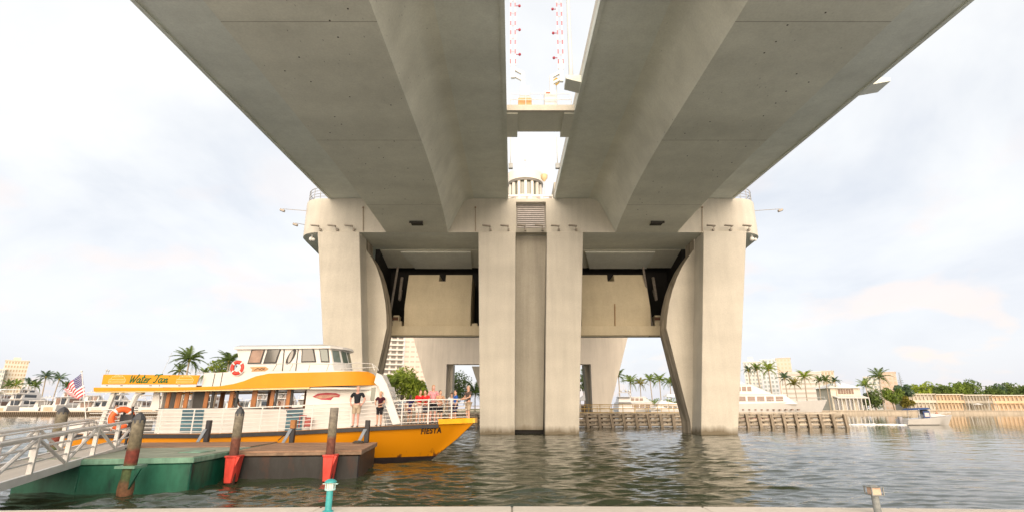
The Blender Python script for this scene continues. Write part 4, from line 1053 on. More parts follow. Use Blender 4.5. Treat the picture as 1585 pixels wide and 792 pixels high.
# sign board on the roof edge
sg = [BL(px, py, -2.2) for px, py in ((161.5, 579), (310.5, 580), (305, 594.3), (158.5, 594.3))]
SY0, SY1 = -2.20, -2.26
sign = MB().prism([(x, SY0, z) for x, z in sg], [(x, SY1, z) for x, z in sg]).build('sign_board', ORANGE, taxi, bevel=.01)
st_ = [BL(px, py, -2.2) for px, py in ((158, 594.6), (305, 594.6), (303, 598.6), (156.5, 598.6))]
MB().prism([(x, SY0 + .02, z) for x, z in st_], [(x, SY1 + .03, z) for x, z in st_]).build('sign_base', BWHITE, taxi)
mk = MB()
for px, w in ((164, 4), (186, 5), (231, 5), (276, 4), (246, 2)):
    a, z = BL(px, 596.3, -2.23); mk.box(a, a + w * .026, SY1 + .022, SY1 + .029, z - .015, z + .02)
mk.build('base_slot', TRIM, taxi)
for px, py in ((187, 578), (163, 577)):
    x, z = BL(px - 20 if px > 170 else px + 1, py, -2.1); MB().tube([(x, -2.1, z - .2), (x, -2.1, z + .12)], .02, 5).ball((x, -2.1, z + .14), .045).build('roof_light', GREYP, taxi)
x, z = BL(248, 578, -1.5); MB().tube([(x, -1.5, z - .3), (x + .4, -1.5, z + 1.0)], .007, 4).build('whip_aerial', GREYP, taxi)
# brush lettering on the sign
GLY = {
 'W': ([[(0, 1), (.10, .05), (.16, .05), (.44, .88), (.48, .05), (.55, .05), (.98, 1.08)]], .92),
 'a': ([[(.48, .48), (.28, .58), (.08, .38), (.08, .12), (.22, .0), (.40, .18), (.52, .55)], [(.52, .55), (.46, .12), (.56, .0), (.70, .14)]], .64),
 't': ([[(.26, 1.0), (.14, .18), (.24, 0), (.42, .12)], [(.0, .64), (.44, .70)]], .42),
 'e': ([[(.04, .26), (.40, .38), (.38, .55), (.20, .56), (.06, .28), (.14, .02), (.32, .02), (.52, .18)]], .50),
 'r': ([[(.0, .5), (.12, .56), (.06, 0)], [(.08, .3), (.26, .56), (.42, .54)]], .46),
 'T': ([[(-.12, .86), (.05, 1.04), (.45, .98), (.92, 1.08)], [(.52, 1.0), (.36, .16), (.2, .0), (.02, .12)]], .66),
 'x': ([[(.02, .52), (.14, .54), (.34, .02), (.50, .10)], [(.48, .54), (.24, .28), (.0, .0)]], .52),
 'i': ([[(.10, .54), (.05, .12), (.16, 0), (.30, .14)], [(.17, .82), (.19, .88)]], .30)}
def script(text, x, z, hgt, r, y, mat, parent, shear=.28):
    b = MB(); pen = x
    for ch in text:
        if ch == ' ': pen += .42 * hgt; continue
        st, adv = GLY[ch]
        for s in st:
            pts = [Vector((pen + (u + shear * v) * hgt, y, z + v * hgt)) for u, v in s]
            b.tube(pts, r, 6)
        pen += adv * hgt
    o = b.build('lettering', mat, parent); return o, pen - x
GREEN = M('sign_green', (0.015, 0.14, 0.035), .5, .1)
tx, tz = BL(200, 591.8, -2.25); tx2 = BL(262, 591.8, -2.25)[0]
b0, wid = script('Water Taxi', 0, 0, .36, .03, 0, GREEN, None); bpy.data.objects.remove(b0)
k_ = (tx2 - tx - .08) / wid
script('Water Taxi', tx, tz, .36 * 1.0 * k_, .027, SY1 - .006, GREEN, sign)
CREAM = M('emblem_cream', (0.80, 0.62, 0.30), .5)
for pa, pb in ((168, 194), (273, 299)):
    x0, zb_ = BL(pa, 592.3, -2.25); x1 = BL(pb, 592.3, -2.25)[0]; w = x1 - x0
    b = MB(); y = SY1 - .004
    for pts in ([(0, .10), (1, .10)], [(0, .0), (.96, 0.0)], [(0, 0), (0, .2), (1.0, .2), (1.0, .12), (.96, 0)], [(.12, .2), (.15, .34), (.86, .34), (.95, .2)], [(.3, .34), (.34, .44), (.52, .44), (.55, .38), (.72, .44), (.78, .34)]):
        b.tube([(x0 + u * w, y, zb_ + .015 + v * w * .95) for u, v in pts], .013, 4)
    b.build('boat_emblem', CREAM, sign)
# emblems on the white sides
em = [c3(*p) for p in ((878, 568), (930, 537), (1010, 530), (1100, 534), (1140, 550), (1128, 572), (1075, 572), (1050, 600), (960, 596))]
e1 = MB().prism([BF(*p, .003) for p in em], [BF(*p, .022) for p in em]).build('name_plank', M('emblem_red', (0.42, 0.03, 0.05), .5, .15), taxi)
ei = [c3(*p) for p in ((900, 570), (950, 553), (1060, 548), (1125, 556), (1100, 564), (1000, 584), (940, 586))]
MB().prism([BF(*p, .0225) for p in ei], [BF(*p, .03) for p in ei]).build('name_plank_panel', M('emblem_tan', (0.45, 0.24, 0.17), .5, .2, 8), e1)
pl = [BL(*c3(*p), -1.96) for p in ((286, 290), (430, 284), (465, 305), (430, 328), (300, 332), (310, 312))]
e2 = MB().prism([(x, -1.953, z) for x, z in pl], [(x, -1.975, z) for x, z in pl]).build('carved_plank', M('plank_tan', (0.48, 0.27, 0.12), .6, .3, 8), taxi)
b = MB()
for pts in ([(330, 318), (360, 300), (385, 312)], [(380, 316), (400, 298), (425, 308)], [(395, 322), (430, 300)]):
    q = [BL(*c3(*p), -1.96) for p in pts]; b.tube([(x, -1.978, z) for x, z in q], .02, 4)
b.build('carving', M('plank_dark', (0.12, 0.05, 0.03), .6), e2)
FM = M('fish_mark', (0.10, 0.035, 0.04), .5, .3)
for px in (451,):
    b = MB(); x, z = BL(px, 634, -CY); w = .24
    b.prism([(x + w * math.cos(a) * 1.0, -CY - .0235, z + w * .45 * math.sin(a)) for a in np.linspace(0, 6.283, 12)[:-1]], [(x + w * math.cos(a), -CY - .034, z + w * .45 * math.sin(a)) for a in np.linspace(0, 6.283, 12)[:-1]])
    b.tube([(x - .2, -CY - .03, z - .2), (x + .1, -CY - .03, z - .24)], .03, 4)
    b.build('fish_mark', FM, taxi)
# deck chairs showing red between the bars, amid ships
x, z = BL(462, 650, -1.9)
MB().tube([(x, -1.8, z - .3), (x, -1.8, z + .22), (x + .3, -1.8, z + .2)], .03, 5).tube([(x + .25, -1.8, z - .3), (x + .28, -1.8, z + .2)], .03, 5).box(x + .3, x + .55, -1.9, -1.7, z - .25, z + .12).build('deck_locker', M('locker_red', (.34, .08, .07), .6, .4, 5), taxi)
# name on the bow
fc = bpy.data.curves.new('name_text', 'FONT'); fc.body = 'FIESTA'; fc.size = 1.0; fc.shear = .3; fc.extrude = .012; fc.offset = .03; fc.space_character = 1.12
fo = bpy.data.objects.new('name_text', fc); col.objects.link(fo)
bpy.context.view_layer.update()
tm = bpy.data.meshes.new_from_object(fo.evaluated_get(bpy.context.evaluated_depsgraph_get()))
bpy.data.objects.remove(fo)
x0, z0 = BL(647, 669, -1.45); x1 = BL(678, 667, -1.25)[0]
mw = max(v.co.x for v in tm.vertices); sc_ = (x1 - x0) / mw
def hull_y(x, z):
    q = max(0, (x - 11) / (LX - 11)); f = min(1, max(0, (sheer(x) - z) / (sheer(x) - .14)))
    w2, w1 = hw(x), hw(x) * (1 - .42 * q) * .955
    return -(w2 + (w1 - w2) * min(1, f / .45 * .4) )
for v in tm.vertices:
    x = x0 + v.co.x * sc_; z = z0 - .07 + v.co.y * sc_ * 1.35 + v.co.x * sc_ * .05
    hit = hull_bvh.ray_cast(Vector((x, -6, z)), Vector((0, 1, 0)))
    y = hit[0].y if hit[0] is not None else hull_y(x, z)
    v.co = Vector((x, y - .012 - (.01 if v.co.z > 0 else 0), z))
tm.materials.append(M('name_black', (.02, .015, .015), .5))
o = bpy.data.objects.new('bow_name', tm); col.objects.link(o); o.parent = taxi
tm.name = 'bow_name'

# ---- things hung on or carried by the boat
def ring_mesh(Rr, r, n=24, m=8):
    v, f = [], []
    for i in range(n):
        a = 2 * math.pi * i / n
        for j in range(m):
            b = 2 * math.pi * j / m
            v.append(((Rr + r * math.cos(b)) * math.cos(a), r * .8 * math.sin(b), (Rr + r * math.cos(b)) * math.sin(a)))
    for i in range(n):
        for j in range(m): f.append((i * m + j, ((i + 1) % n) * m + j, ((i + 1) % n) * m + (j + 1) % m, i * m + (j + 1) % m))
    b = MB(); b.add(v, f); return b
def life_ring(loc, rz, Rr, label, c):
    t = thing('life_ring', label, 'life ring', loc, rz)
    ring_mesh(Rr * .75, Rr * .25).build('ring', c, t, smooth=80)
    for k in range(4):
        a = math.pi / 4 + k * math.pi / 2
        b = MB()
        pts = [((Rr * .75 + Rr * .265 * math.cos(q)) * math.cos(a + d), Rr * .8 * .265 * math.sin(q) * 1.02, (Rr * .75 + Rr * .265 * math.cos(q)) * math.sin(a + d)) for d in (-.11, .11) for q in np.linspace(0, 2 * math.pi, 9)[:-1]]
        b.loft([pts[:8], pts[8:]], True, False).build('band', BRAIL, t)
    MB().tube([(Rr * 1.04 * math.cos(a), -.02, Rr * 1.04 * math.sin(a)) for a in np.linspace(0, 2 * math.pi, 25)[:-1]], .012, 4, closed=True).build('grab_rope', BRAIL, t)
    return t
x, z = BL(373, 569.3, -1.75)
life_ring(BW(x, -2.02, z + 0), BA, .34, 'red life ring with white bands hung beside the wheelhouse', M('ring_red', (0.62, 0.045, 0.03), .5, .1))
# flag on the stern
fp0, fp1 = BL(132.5, 640, 0.2), BL(127, 575.5, 0.2)
fl = thing('flag', 'stars and stripes flag flying from a staff at the taxi stern', 'flag', BW(fp0[0], .2, fp0[1]), BA)
def FL(px, py): x, z = BL(px, py, 0.2); return Vector((x - fp0[0], 0, z - fp0[1]))
MB().tube([FL(133.3, 650), FL(126.6, 574.5)], .022, 6).ball(FL(126.4, 574), .05).build('staff', BRAIL, fl)
ha, hb_ = FL(127.2, 576.5), FL(132, 611)
fa, fb = FL(97, 598.5), FL(113.5, 612.5)
nu, nv = 26, 13
def FP(u, v):
    top = ha.lerp(fa, u) + Vector((0, 0, .10 * math.sin(u * 5.2) - .12 * math.sin(math.pi * u)))
    bot = hb_.lerp(fb, u) + Vector((0, 0, .10 * math.sin(u * 6 + 1.2) - .1))
    p = top.lerp(bot, v); p.y += .14 * math.sin(u * 9 + v * 1.5) * u; return p
b = MB()
vs = [FP(i / nu, j / nv) for j in range(nv + 1) for i in range(nu + 1)]
for j in range(nv):
    for i in range(nu):
        mi = 2 if (i / nu < .42 and j < 7) else (0 if j % 2 == 0 else 1)
        b.f.append((j * (nu + 1) + i, j * (nu + 1) + i + 1, (j + 1) * (nu + 1) + i + 1, (j + 1) * (nu + 1) + i)); b.mi.append(mi)
b.v = [tuple(p) for p in vs]
cf = b.build('cloth', [M('flag_red', (0.46, 0.04, 0.06), .8), M('flag_white', (0.72, 0.68, 0.68), .8), M('flag_blue', (0.07, 0.07, 0.20), .8)], fl, recalc=False)
for p in cf.data.polygons: p.use_smooth = True
b = MB()
for r in range(9):
    for c in range(6 if r % 2 == 0 else 5):
        u = .42 * ((c + (.5 if r % 2 == 0 else 1.0)) / 6); v = 7 / 13 * (r + .8) / 9.6
        p = FP(u, v)
        for sg_ in (-1, 1):
            pts = [p + Vector(((.026 if k % 2 == 0 else .011) * math.sin(k * math.pi / 5), sg_ * .006, (.026 if k % 2 == 0 else .011) * math.cos(k * math.pi / 5))) for k in range(10)]
            b.add(pts, [tuple(range(10))])
b = b.build('stars', MATS['flag_white'], fl); b['kind'] = 'stuff'

# ---- passengers
def on_boat(px, yl, head_py, label, h=None, rz=0, zdeck=None, **kw):
    x, zt = BL(px, head_py, yl); zd = (sheer(x) + .01) if zdeck is None else zdeck
    h = h or max(1.2, min(1.95, zt - zd))
    return person(label, BW(x, yl, zd), h, BA + R(rz), **kw)
C_ = cloth
on_boat(555, -1.88, 595.5, 'bald man in black polo and khaki shorts with hands on hips', rz=5, shirt=C_('black', (.018, .02, .026)), lower=C_('khaki', (.42, .34, .25)), pose='hips', hair='grey', build=1.12, skin=M('skin_pink', (.56, .30, .24), .5))
on_boat(590, -1.72, 604, 'blond woman in a dark maroon top leaning on the rail beside the white brace', rz=0, shirt=C_('maroon', (.05, .012, .022)), lower=C_('blackshorts', (.02, .02, .024)), pose='rail', hair='blond', build=.95)
on_boat(622, .9, 609.5, 'dark haired person in a pale blue top at the far rail', rz=190, shirt=C_('paleblue', (.42, .52, .60)), lower=C_('grey', (.25, .25, .27)), hair='dark', hairlong=True)
on_boat(636, .1, 609, 'woman in a navy dress with long dark hair, left of the red shirts', rz=170, shirt=C_('navy', (.035, .03, .11)), lower=C_('navy', (.035, .03, .11)), lower_kind='skirt', hair='dark', hairlong=True)
on_boat(649.5, -.75, 602, 'person in a red shirt and white shorts with head bowed at the rail', rz=35, shirt=C_('red', (.58, .02, .025)), lower=C_('whiteshorts', (.62, .60, .58)), pose='rail', hair='dark', lean=.25, build=1.1)
on_boat(660.5, -.65, 602, 'person in a bright red shirt with arms folded on the rail', rz=-10, shirt=C_('red2', (.66, .03, .03)), lower=C_('darkshorts', (.06, .06, .08)), pose='fold', hair='dark', lean=.22, build=1.1)
on_boat(671.5, -.6, 594, 'tall blond woman in a pink tank top and black shorts', rz=25, shirt=C_('pink', (.66, .28, .31)), lower=C_('blackshorts', (.02, .02, .024)), hair='blond', hairlong=True, skin=M('skin_pink', (.56, .30, .24), .5))
on_boat(682, -.45, 602.5, 'dark haired woman in a tan top right beside the pink tank top', rz=40, shirt=C_('tan', (.50, .30, .19)), lower=C_('blackshorts', (.02, .02, .024)), pose='rail', hair='dark')
on_boat(705.5, .25, 602, 'boy in a bright blue and white jersey near the bow rail', rz=-60, shirt=C_('blue', (.03, .11, .42)), lower=C_('navyshorts', (.03, .04, .10)), hair='dark', lower_kind='shorts')
on_boat(699.5, .6, 606, 'small child in white half hidden behind the blue jersey', rz=200, shirt=C_('whitetop', (.66, .68, .72)), lower=C_('grey', (.25, .25, .27)), hair='brown')
on_boat(725.5, -.05, 594.5, 'man in a brown tee and khaki shorts standing at the bow tip', rz=-50, shirt=C_('brown', (.10, .075, .065)), lower=C_('khaki', (.42, .34, .25)), pose='rail', hair='grey', build=1.08)
on_boat(365, -.9, 605.5, 'person in a grey shirt seated at the cabin window', h=1.72, rz=80, zdeck=BL(365, 605.5, -.9)[1] - .735 * 1.72, shirt=C_('greyshirt', (.20, .19, .19)), lower=C_('darkshorts', (.06, .06, .08)), pose='sit', hair='dark')
on_boat(433, -1.0, 620, 'child with brown hair peeking over the forward window sill', h=1.25, rz=60, zdeck=BL(433, 620, -1.0)[1] - .735 * 1.25, shirt=C_('peach', (.5, .3, .22)), lower=C_('grey', (.25, .25, .27)), pose='sit', hair='brown')
on_boat(360, .6, 622, 'child with a pale top low behind the grey shirt', h=1.3, rz=90, zdeck=BL(360, 622, .6)[1] - .735 * 1.3, shirt=C_('whitetop', (.66, .68, .72)), lower=C_('grey', (.25, .25, .27)), pose='sit', hair='dark')
on_boat(181, -1.0, 625.5, 'woman in a coral top sitting on the stern bench', h=1.7, rz=55, zdeck=BL(181, 625.5, -1.0)[1] - .735 * 1.7, shirt=C_('coral', (.72, .20, .16)), lower=C_('whiteshorts', (.62, .60, .58)), pose='sit', hair='brown', hairlong=True)
on_boat(194.5, -1.1, 629, 'dark haired child in grey beside the coral top', h=1.45, rz=-10, zdeck=BL(194.5, 629, -1.1)[1] - .735 * 1.45, shirt=C_('palegrey', (.55, .56, .58)), lower=C_('darkshorts', (.06, .06, .08)), pose='sit', hair='dark')
# ================================================================== DOCKS, PILES, GANGWAY
def zone_steel(name, c, rust):
    m, nt, b = new_mat(name); L = nt.links.new
    co = nnode(nt, 'ShaderNodeNewGeometry')
    mp = nnode(nt, 'ShaderNodeMapping'); mp.inputs['Scale'].default_value = (1, 1, .35); L(co.outputs['Position'], mp.inputs[0])
    n = nnode(nt, 'ShaderNodeTexNoise'); n.inputs['Scale'].default_value = 2.0; n.inputs['Detail'].default_value = 8; n.inputs['Roughness'].default_value = .65; L(mp.outputs[0], n.inputs['Vector'])
    rp = nnode(nt, 'ShaderNodeValToRGB'); e = rp.color_ramp.elements
    e[0].position = .36; e[0].color = (*rust, 1); e[1].position = .66; e[1].color = (*[min(1, x * 1.6 + .01) for x in c], 1)
    q = e.new(.46); q.color = (*c, 1)
    L(n.outputs['Fac'], rp.inputs[0]); L(rp.outputs[0], b.inputs['Base Color'])
    b.inputs['Roughness'].default_value = .5
    bp = nnode(nt, 'ShaderNodeBump'); bp.inputs['Strength'].default_value = .25; bp.inputs['Distance'].default_value = .03; L(n.outputs['Fac'], bp.inputs['Height']); L(bp.outputs[0], b.inputs['Normal'])
    MATS[name] = m; return m
GST = zone_steel('green_steel', (0.003, 0.080, 0.046), (0.002, 0.035, 0.024))
GSL = zone_steel('green_rim', (0.13, 0.26, 0.19), (0.08, 0.17, 0.12))
RST = zone_steel('rusty_steel', (0.009, 0.0085, 0.008), (0.035, 0.013, 0.007))
WDK = M('dock_boards', (0.27, 0.165, 0.105), .8, .35, 3, stretch=(.5, 4, 1), bump=.2)
GDK = M('dock_coating', (0.25, 0.285, 0.225), .85, .25, 1.5, bump=.2)
GA, GB_, GC, GD = (-13.5, 15.05), (-9.30, 15.95), (-9.75, 22.55), (-16.6, 21.9)
ZD = .86
t = thing('floating_dock', 'dark green steel pontoon with a pale green rim under the gangway', 'dock', (-12, 18, 0), world=True)
def inset(poly, d):
    c = Vector((sum(p[0] for p in poly) / len(poly), sum(p[1] for p in poly) / len(poly)))
    return [tuple(Vector(p) + (c - Vector(p)).normalized() * d) for p in poly]
def taper(p0, p1, z0, z1): return [(x, y, z0) for x, y in p0], [(x, y, z1) for x, y in p1]
gp = [GA, GB_, GC, GD]
MB().prism(*taper(gp, [(-13.62, 15.0)] + gp[1:], -.6, ZD - .17)).build('hull', GST, t, bevel=.03)
out = [(-13.66, 14.95), (-9.24, 15.90), (-9.69, 22.6), (-16.7, 21.95)]
MB().xy(out, ZD - .168, ZD - .02).build('rim', GSL, t, bevel=.015)
MB().xy(inset(out, .12), ZD - .018, ZD).build('deck_coating', GDK, t)
for f in (.34, .62):
    p = Vector(GA).lerp(Vector(GB_), f)
    MB().box(p.x - .02, p.x + .02, p.y - .02, p.y + .004, 0, ZD - .17).build('weld_seam', GST, t)

RA, RB, RC, RD = (-9.20, 17.95), (-5.12, 18.55), (-5.62, 22.65), (-9.70, 22.4)
t2 = thing('floating_dock', 'black rusty barge section with brown boarded deck, right of the green pontoon', 'dock', (-7.4, 20, 0), world=True)
rp_ = [RA, RB, RC, RD]
MB().prism(*taper(inset(rp_, .10), inset(rp_, .10), -.6, ZD - .16)).build('hull', RST, t2, bevel=.04)
MB().xy(rp_, ZD - .158, ZD - .06).build('rim', M('rim_brown', (.22, .15, .10), .8, .3, 4), t2, bevel=.015)
nb = 26
for i in range(nb):
    f0, f1 = i / nb + .0012, (i + 1) / nb - .0012
    L0, L1 = Vector(RA).lerp(Vector(RD), f0), Vector(RA).lerp(Vector(RD), f1)
    Q0, Q1 = Vector(RB).lerp(Vector(RC), f0), Vector(RB).lerp(Vector(RC), f1)
    dz = random.uniform(-.006, .004)
    MB().prism([(p.x, p.y, ZD - .058) for p in (L0, Q0, Q1, L1)], [(p.x, p.y, ZD + dz) for p in (L0, Q0, Q1, L1)]).build('deck_board', WDK, t2)
# brown boards also run along the boat side of the green pontoon
nb = 9
for i in range(nb):
    f0, f1 = .60 + .4 * i / nb + .002, .60 + .4 * (i + 1) / nb - .002
    L0, L1 = Vector((-13.8, 15.2)).lerp(Vector((-16.4, 21.9)), f0), Vector((-13.8, 15.2)).lerp(Vector((-16.4, 21.9)), f1)
    Q0, Q1 = Vector(GB_).lerp(Vector(GC), f0), Vector(GB_).lerp(Vector(GC), f1)
    MB().prism([(p.x, p.y, ZD + .003) for p in (L0, Q0, Q1, L1)], [(p.x, p.y, ZD + .032) for p in (L0, Q0, Q1, L1)]).build('deck_board', WDK, t)
MB().box(-10.6, -9.9, 17.3, 18.2, ZD + .002, ZD + .02).build('deck_plate', GSL, t)

PILE = zbands('pile_wear', [(-.2, (.05, .03, .018)), (.05, (.17, .075, .035)), (.28, (.13, .075, .035)), (.36, (.055, .085, .03)), (.72, (.075, .10, .04)), (.84, (.15, .03, .018)), (1.12, (.16, .035, .022)), (1.22, (.13, .11, .065)), (2.3, (.21, .19, .15))], .3, 3)
PILEB = zbands('pile_wear_plain', [(-.2, (.05, .03, .018)), (.7, (.10, .03, .02)), (1.0, (.13, .045, .028)), (1.25, (.15, .05, .03)), (1.35, (.15, .13, .09)), (2.3, (.21, .19, .16))], .25, 3)
CAPM = M('pile_cap', (.045, .048, .055), .5, .2)
COLR = zone_steel('collar_red', (0.50, 0.045, 0.03), (0.26, 0.03, 0.02))
def piling(x, y, ztop, r, label, mat=PILE, cap=True, barn=False):
    t = thing('piling', label, 'piling', (x, y, 0))
    pr = [(r * 1.02, -2)] + ([(r * 1.12, -.1), (r * 1.25, .12), (r * 1.2, .3), (r * 1.04, .40)] if barn else []) + [(r, .5), (r * .99, ztop - (.22 if cap else .02))] + ([] if cap else [(r * .9, ztop)])
    MB().lathe(pr, (0, 0, 0), 20).build('shaft', mat, t, smooth=50)
    if cap: MB().lathe([(r * 1.03, ztop - .30), (r * 1.05, ztop - .19), (r * .62, ztop - .07), (.01, ztop)], (0, 0, 0), 8).build('cap', CAPM, t)
    return t
tp = piling(-10.33, 14.85, 2.12, .155, 'green stained piling with barnacle foot in front of the green pontoon', PILE, barn=True)
# guide bracket of that piling on the pontoon
b = MB().box(-.27, .27, -.21, .30, .67, .735)
b.build('guide_collar', GSL, tp)
MB().prism([(.18, -.16, .665), (.40, -.16, .665), (.17, -.16, .15)], [(.18, -.10, .665), (.40, -.10, .665), (.17, -.10, .15)]).build('guide_bracket', GST, tp)
for x, y, zt, r, lab, cap in ((-8.98, 17.62, 2.27, .142, 'grey piling with dark cap in a red collar, left of the two on the barge', True), (-6.0, 18.0, 2.24, .138, 'flat topped grey piling in a red collar, near the barge corner', False)):
    p = piling(x, y, zt, r, lab, PILEB, cap)
    MB().hexa([(-.11, -.19, -.05), (.11, -.19, -.05), (.11, .26, -.05), (-.11, .26, -.05)], [(-.155, -.21, .70), (.19, -.21, .70), (.19, .3, .70), (-.155, .3, .70)]).box(-.18, .21, -.23, .3, .703, .765).build('collar', COLR, p, bevel=.015)
    MB().prism([(.2, -.2, .74), (.30, -.2, .74), (.18, -.2, .42)], [(.2, -.15, .74), (.30, -.15, .74), (.18, -.15, .42)]).build('collar_wing', COLR, p)
piling(X(97, 640, 21.8), 21.8, Z(628.5, 21.8), .20, 'dark olive piling with pointed cap behind the gangway', PILE)
# fender posts along the boat
FEN = M('fender_black', (.018, .018, .022), .5, .3); FENB = M('fender_bluegrey', (.22, .26, .31), .6, .15)
for px, lab, fb in ((320, 'black fender post with a grey brace, before the teal door', FENB), (452, 'black fender post with a rusty top, at midships', FENB), (567.5, 'black fender post at the barge corner by the bow', FENB)):
    y = 22.35
    x = X(px, 668, y); zt = Z(649.5, y)
    t = thing('fender_post', lab, 'fender post', (x, y, ZD), 0, 'fender posts along the moored taxi')
    MB().box(-.09, .09, -.02, .16, .002, zt - ZD).build('post', FEN, t, bevel=.015)
    MB().prism([(-.12, -.06, zt - ZD - .35), (.02, -.06, zt - ZD - .35), (-.24, -.06, .004), (-.36, -.06, .004)], [(-.12, -.02, zt - ZD - .35), (.02, -.02, zt - ZD - .35), (-.24, -.02, .004), (-.36, -.02, .004)]).build('brace', fb, t)
    if px == 452: MB().box(-.10, .10, -.03, .17, zt - ZD - .32, zt - ZD + .01).build('rusty_cap', M('rust_orange', (.30, .14, .05), .8, .4, 6), t)
# mooring line
p0 = BW(*(lambda q: (q[0], -2.0, q[1]))(BL(455, 652, -2.0))); 
t = tag(MB().tube([p0, p0 + Vector((-.02, -.25, -.35)), Vector((p0.x - .1, 22.5, .95))], .018, 5).build('mooring_line', BLACK), 'thin black mooring line from the taxi rail down to the barge', 'rope')
p1 = Vector((-6.2, 21.9, .89))
tag(MB().tube([p1 + Vector((.25 * math.cos(a) * (1 - a / 40), .18 * math.sin(a) * (1 - a / 40), .004 * a)) for a in np.linspace(0, 18, 40)], .022, 5).build('coiled_rope', M('rope_dark', (.06, .055, .045), .9)), 'dark coil of rope on the barge corner', 'rope')

# gangway: two trussed rails and a planked walk
A0, A1 = Vector((-9.7, 7.0, .42)), Vector((-14.45, 19.5, .87))
d = (A1 - A0); Lg = d.length; ang = math.atan2(d.y, d.x); pit = math.asin(d.z / Lg)
gw = thing('gangway', 'long white aluminium gangway with trussed rails leading down to the pontoon', 'gangway', A0, ang)
ALU = M('aluminium', (.58, .57, .55), .4, .08, 3, metal=.0)
Wd = .72
tilt = lambda x: d.z * x / Lg
def gp_(x, y, z): return (x, y, z + tilt(x))
for s in (-1, 1):
    y = s * Wd
    MB().loft([[gp_(x, y - .045, -.02), gp_(x, y + .045, -.02), gp_(x, y + .045, .16), gp_(x, y - .045, .16)] for x in (0, Lg)]).build('side_beam', ALU, gw)
    MB().tube([gp_(0, y, .95), gp_(Lg * .5, y, .95), gp_(Lg - .15, y, .95), gp_(Lg + .25, y, .92), gp_(Lg + .3, y, .75)], .045, 7).build('top_rail', ALU, gw)
    for h in (.40, .72): MB().tube([gp_(0, y, h), gp_(Lg, y, h)], .024, 6).build('mid_rail', ALU, gw)
    nb = 7
    for k in range(nb + 1):
        x = .2 + (Lg - .4) * k / nb
        MB().loft([[gp_(x - .05, y - .05, h), gp_(x + .05, y - .05, h), gp_(x + .05, y + .05, h), gp_(x - .05, y + .05, h)] for h in (.16, .93)]).build('post', ALU, gw)
        if k < nb:
            x2 = .2 + (Lg - .4) * (k + 1) / nb
            h0, h1 = (.18, .91) if k % 2 == 0 else (.91, .18)
            MB().tube([gp_(x + .04, y, h0), gp_(x2 - .04, y, h1)], .045, 6).build('diagonal', ALU, gw)
    # handrail outboard of the truss
    MB().tube([gp_(0, y - s * .1, .88), gp_(Lg - .1, y - s * .1, .88), gp_(Lg + .2, y - s * .1, .88), gp_(Lg + .34, y - s * .1, .8), gp_(Lg + .34, y - s * .1, .5)], .026, 6).build('hand_rail', ALU, gw)
GPL = M('gangway_plank', (.46, .43, .39), .7, .15, 4)
plank = MB().box(-.105, .105, -Wd + .05, Wd - .05, 0, .03).mesh('plank'); plank.materials.append(GPL)
for k in range(int(Lg / .225)):
    x = .12 + k * .225
    instance(plank, 'plank', gw, gp_(x, 0, .10), (0, -pit, 0))
MB().hexa([gp_(Lg, -Wd, .06), gp_(Lg + .75, -Wd, -.05), gp_(Lg + .75, Wd, -.05), gp_(Lg, Wd, .06)], [gp_(Lg, -Wd, .12), gp_(Lg + .75, -Wd, -.03), gp_(Lg + .75, Wd, -.03), gp_(Lg, Wd, .12)]).build('toe_plate', ALU, gw)

# life ring on its stand at the foot of the gangway
p = Vector((X(187, 690, 19.0), 19.0, ZD + .003))
t = thing('ring_stand', 'black two-legged stand holding the orange ring by the gangway foot', 'stand', p)
MB().box(-.14, -.08, -.03, .03, 0, 1.3).build('leg', BLACK, t); MB().box(.12, .18, -.03, .03, 0, 1.42).build('leg', BLACK, t)
MB().box(-.2, .24, -.05, .05, .7, 1.15).build('backboard', BLACK, t); MB().box(-.3, .35, -.22, .22, .0, .05).build('foot', BLACK, t)
ang_ = R(-28)
life_ring(p + Vector((-.06, -.16, 1.02)), R(52), .40, 'orange life ring with a white band on the black stand', M('ring_orange', (0.75, 0.13, 0.03), .5, .1))

# path lights on the sea wall
def path_light(loc, label, c, cage, glassm, style):
    t = thing('path_light', label, 'path light', loc)
    MB().lathe([(.055, 0), (.055, .015), (.034, .03), (.033, .36)], (0, 0, 0), 12).build('post', c, t, smooth=35)
    z = .36
    if style == 0:
        MB().lathe([(.048, z), (.056, z + .012), (.056, z + .03), (.045, z + .032)], (0, 0, 0), 12).build('collar', cage, t, smooth=35)
        MB().lathe([(.040, z + .033), (.040, z + .135)], (0, 0, 0), 12).build('glass', glassm, t, smooth=35)
        for k in range(6):
            a = k * math.pi / 3 + .3; MB().tube([(.047 * math.cos(a), .047 * math.sin(a), z + .03), (.047 * math.cos(a), .047 * math.sin(a), z + .14)], .005, 4).build('cage_bar', cage, t)
        MB().lathe([(.060, z + .137), (.062, z + .15), (.055, z + .165), (.030, z + .192), (.003, z + .2)], (0, 0, 0), 14).build('dome', c, t, smooth=45)
        for s in (-1, 1): MB().box(.055 * s - .022, .055 * s + .022, -.012, .012, z + .108, z + .122).build('side_lug', cage, t)
    else:
        MB().box(-.062, .062, -.062, .062, z, z + .016).build('collar', c, t, bevel=.004)
        MB().box(-.042, .042, -.042, .042, z + .017, z + .150).build('glass', glassm, t)
        for sx in (-1, 1):
            for sy in (-1, 1): MB().box(.057 * sx - .005, .057 * sx + .005, .057 * sy - .005, .057 * sy + .005, z + .016, z + .16).build('cage_bar', c, t)
        MB().box(-.068, .068, -.068, .068, z + .16, z + .172).build('cap_plate', c, t, bevel=.004)
        MB().lathe([(.042, z + .1725), (.038, z + .188), (.02, z + .2), (.002, z + .204)], (0, 0, 0), 12).build('dome', c, t, smooth=45)
    return t
TEALP = M('lamp_teal', (.04, .30, .31), .45, .12, 14)
q = at(507.5, 792, 5.62); hgt = Z(740, 5.62) - 1.216
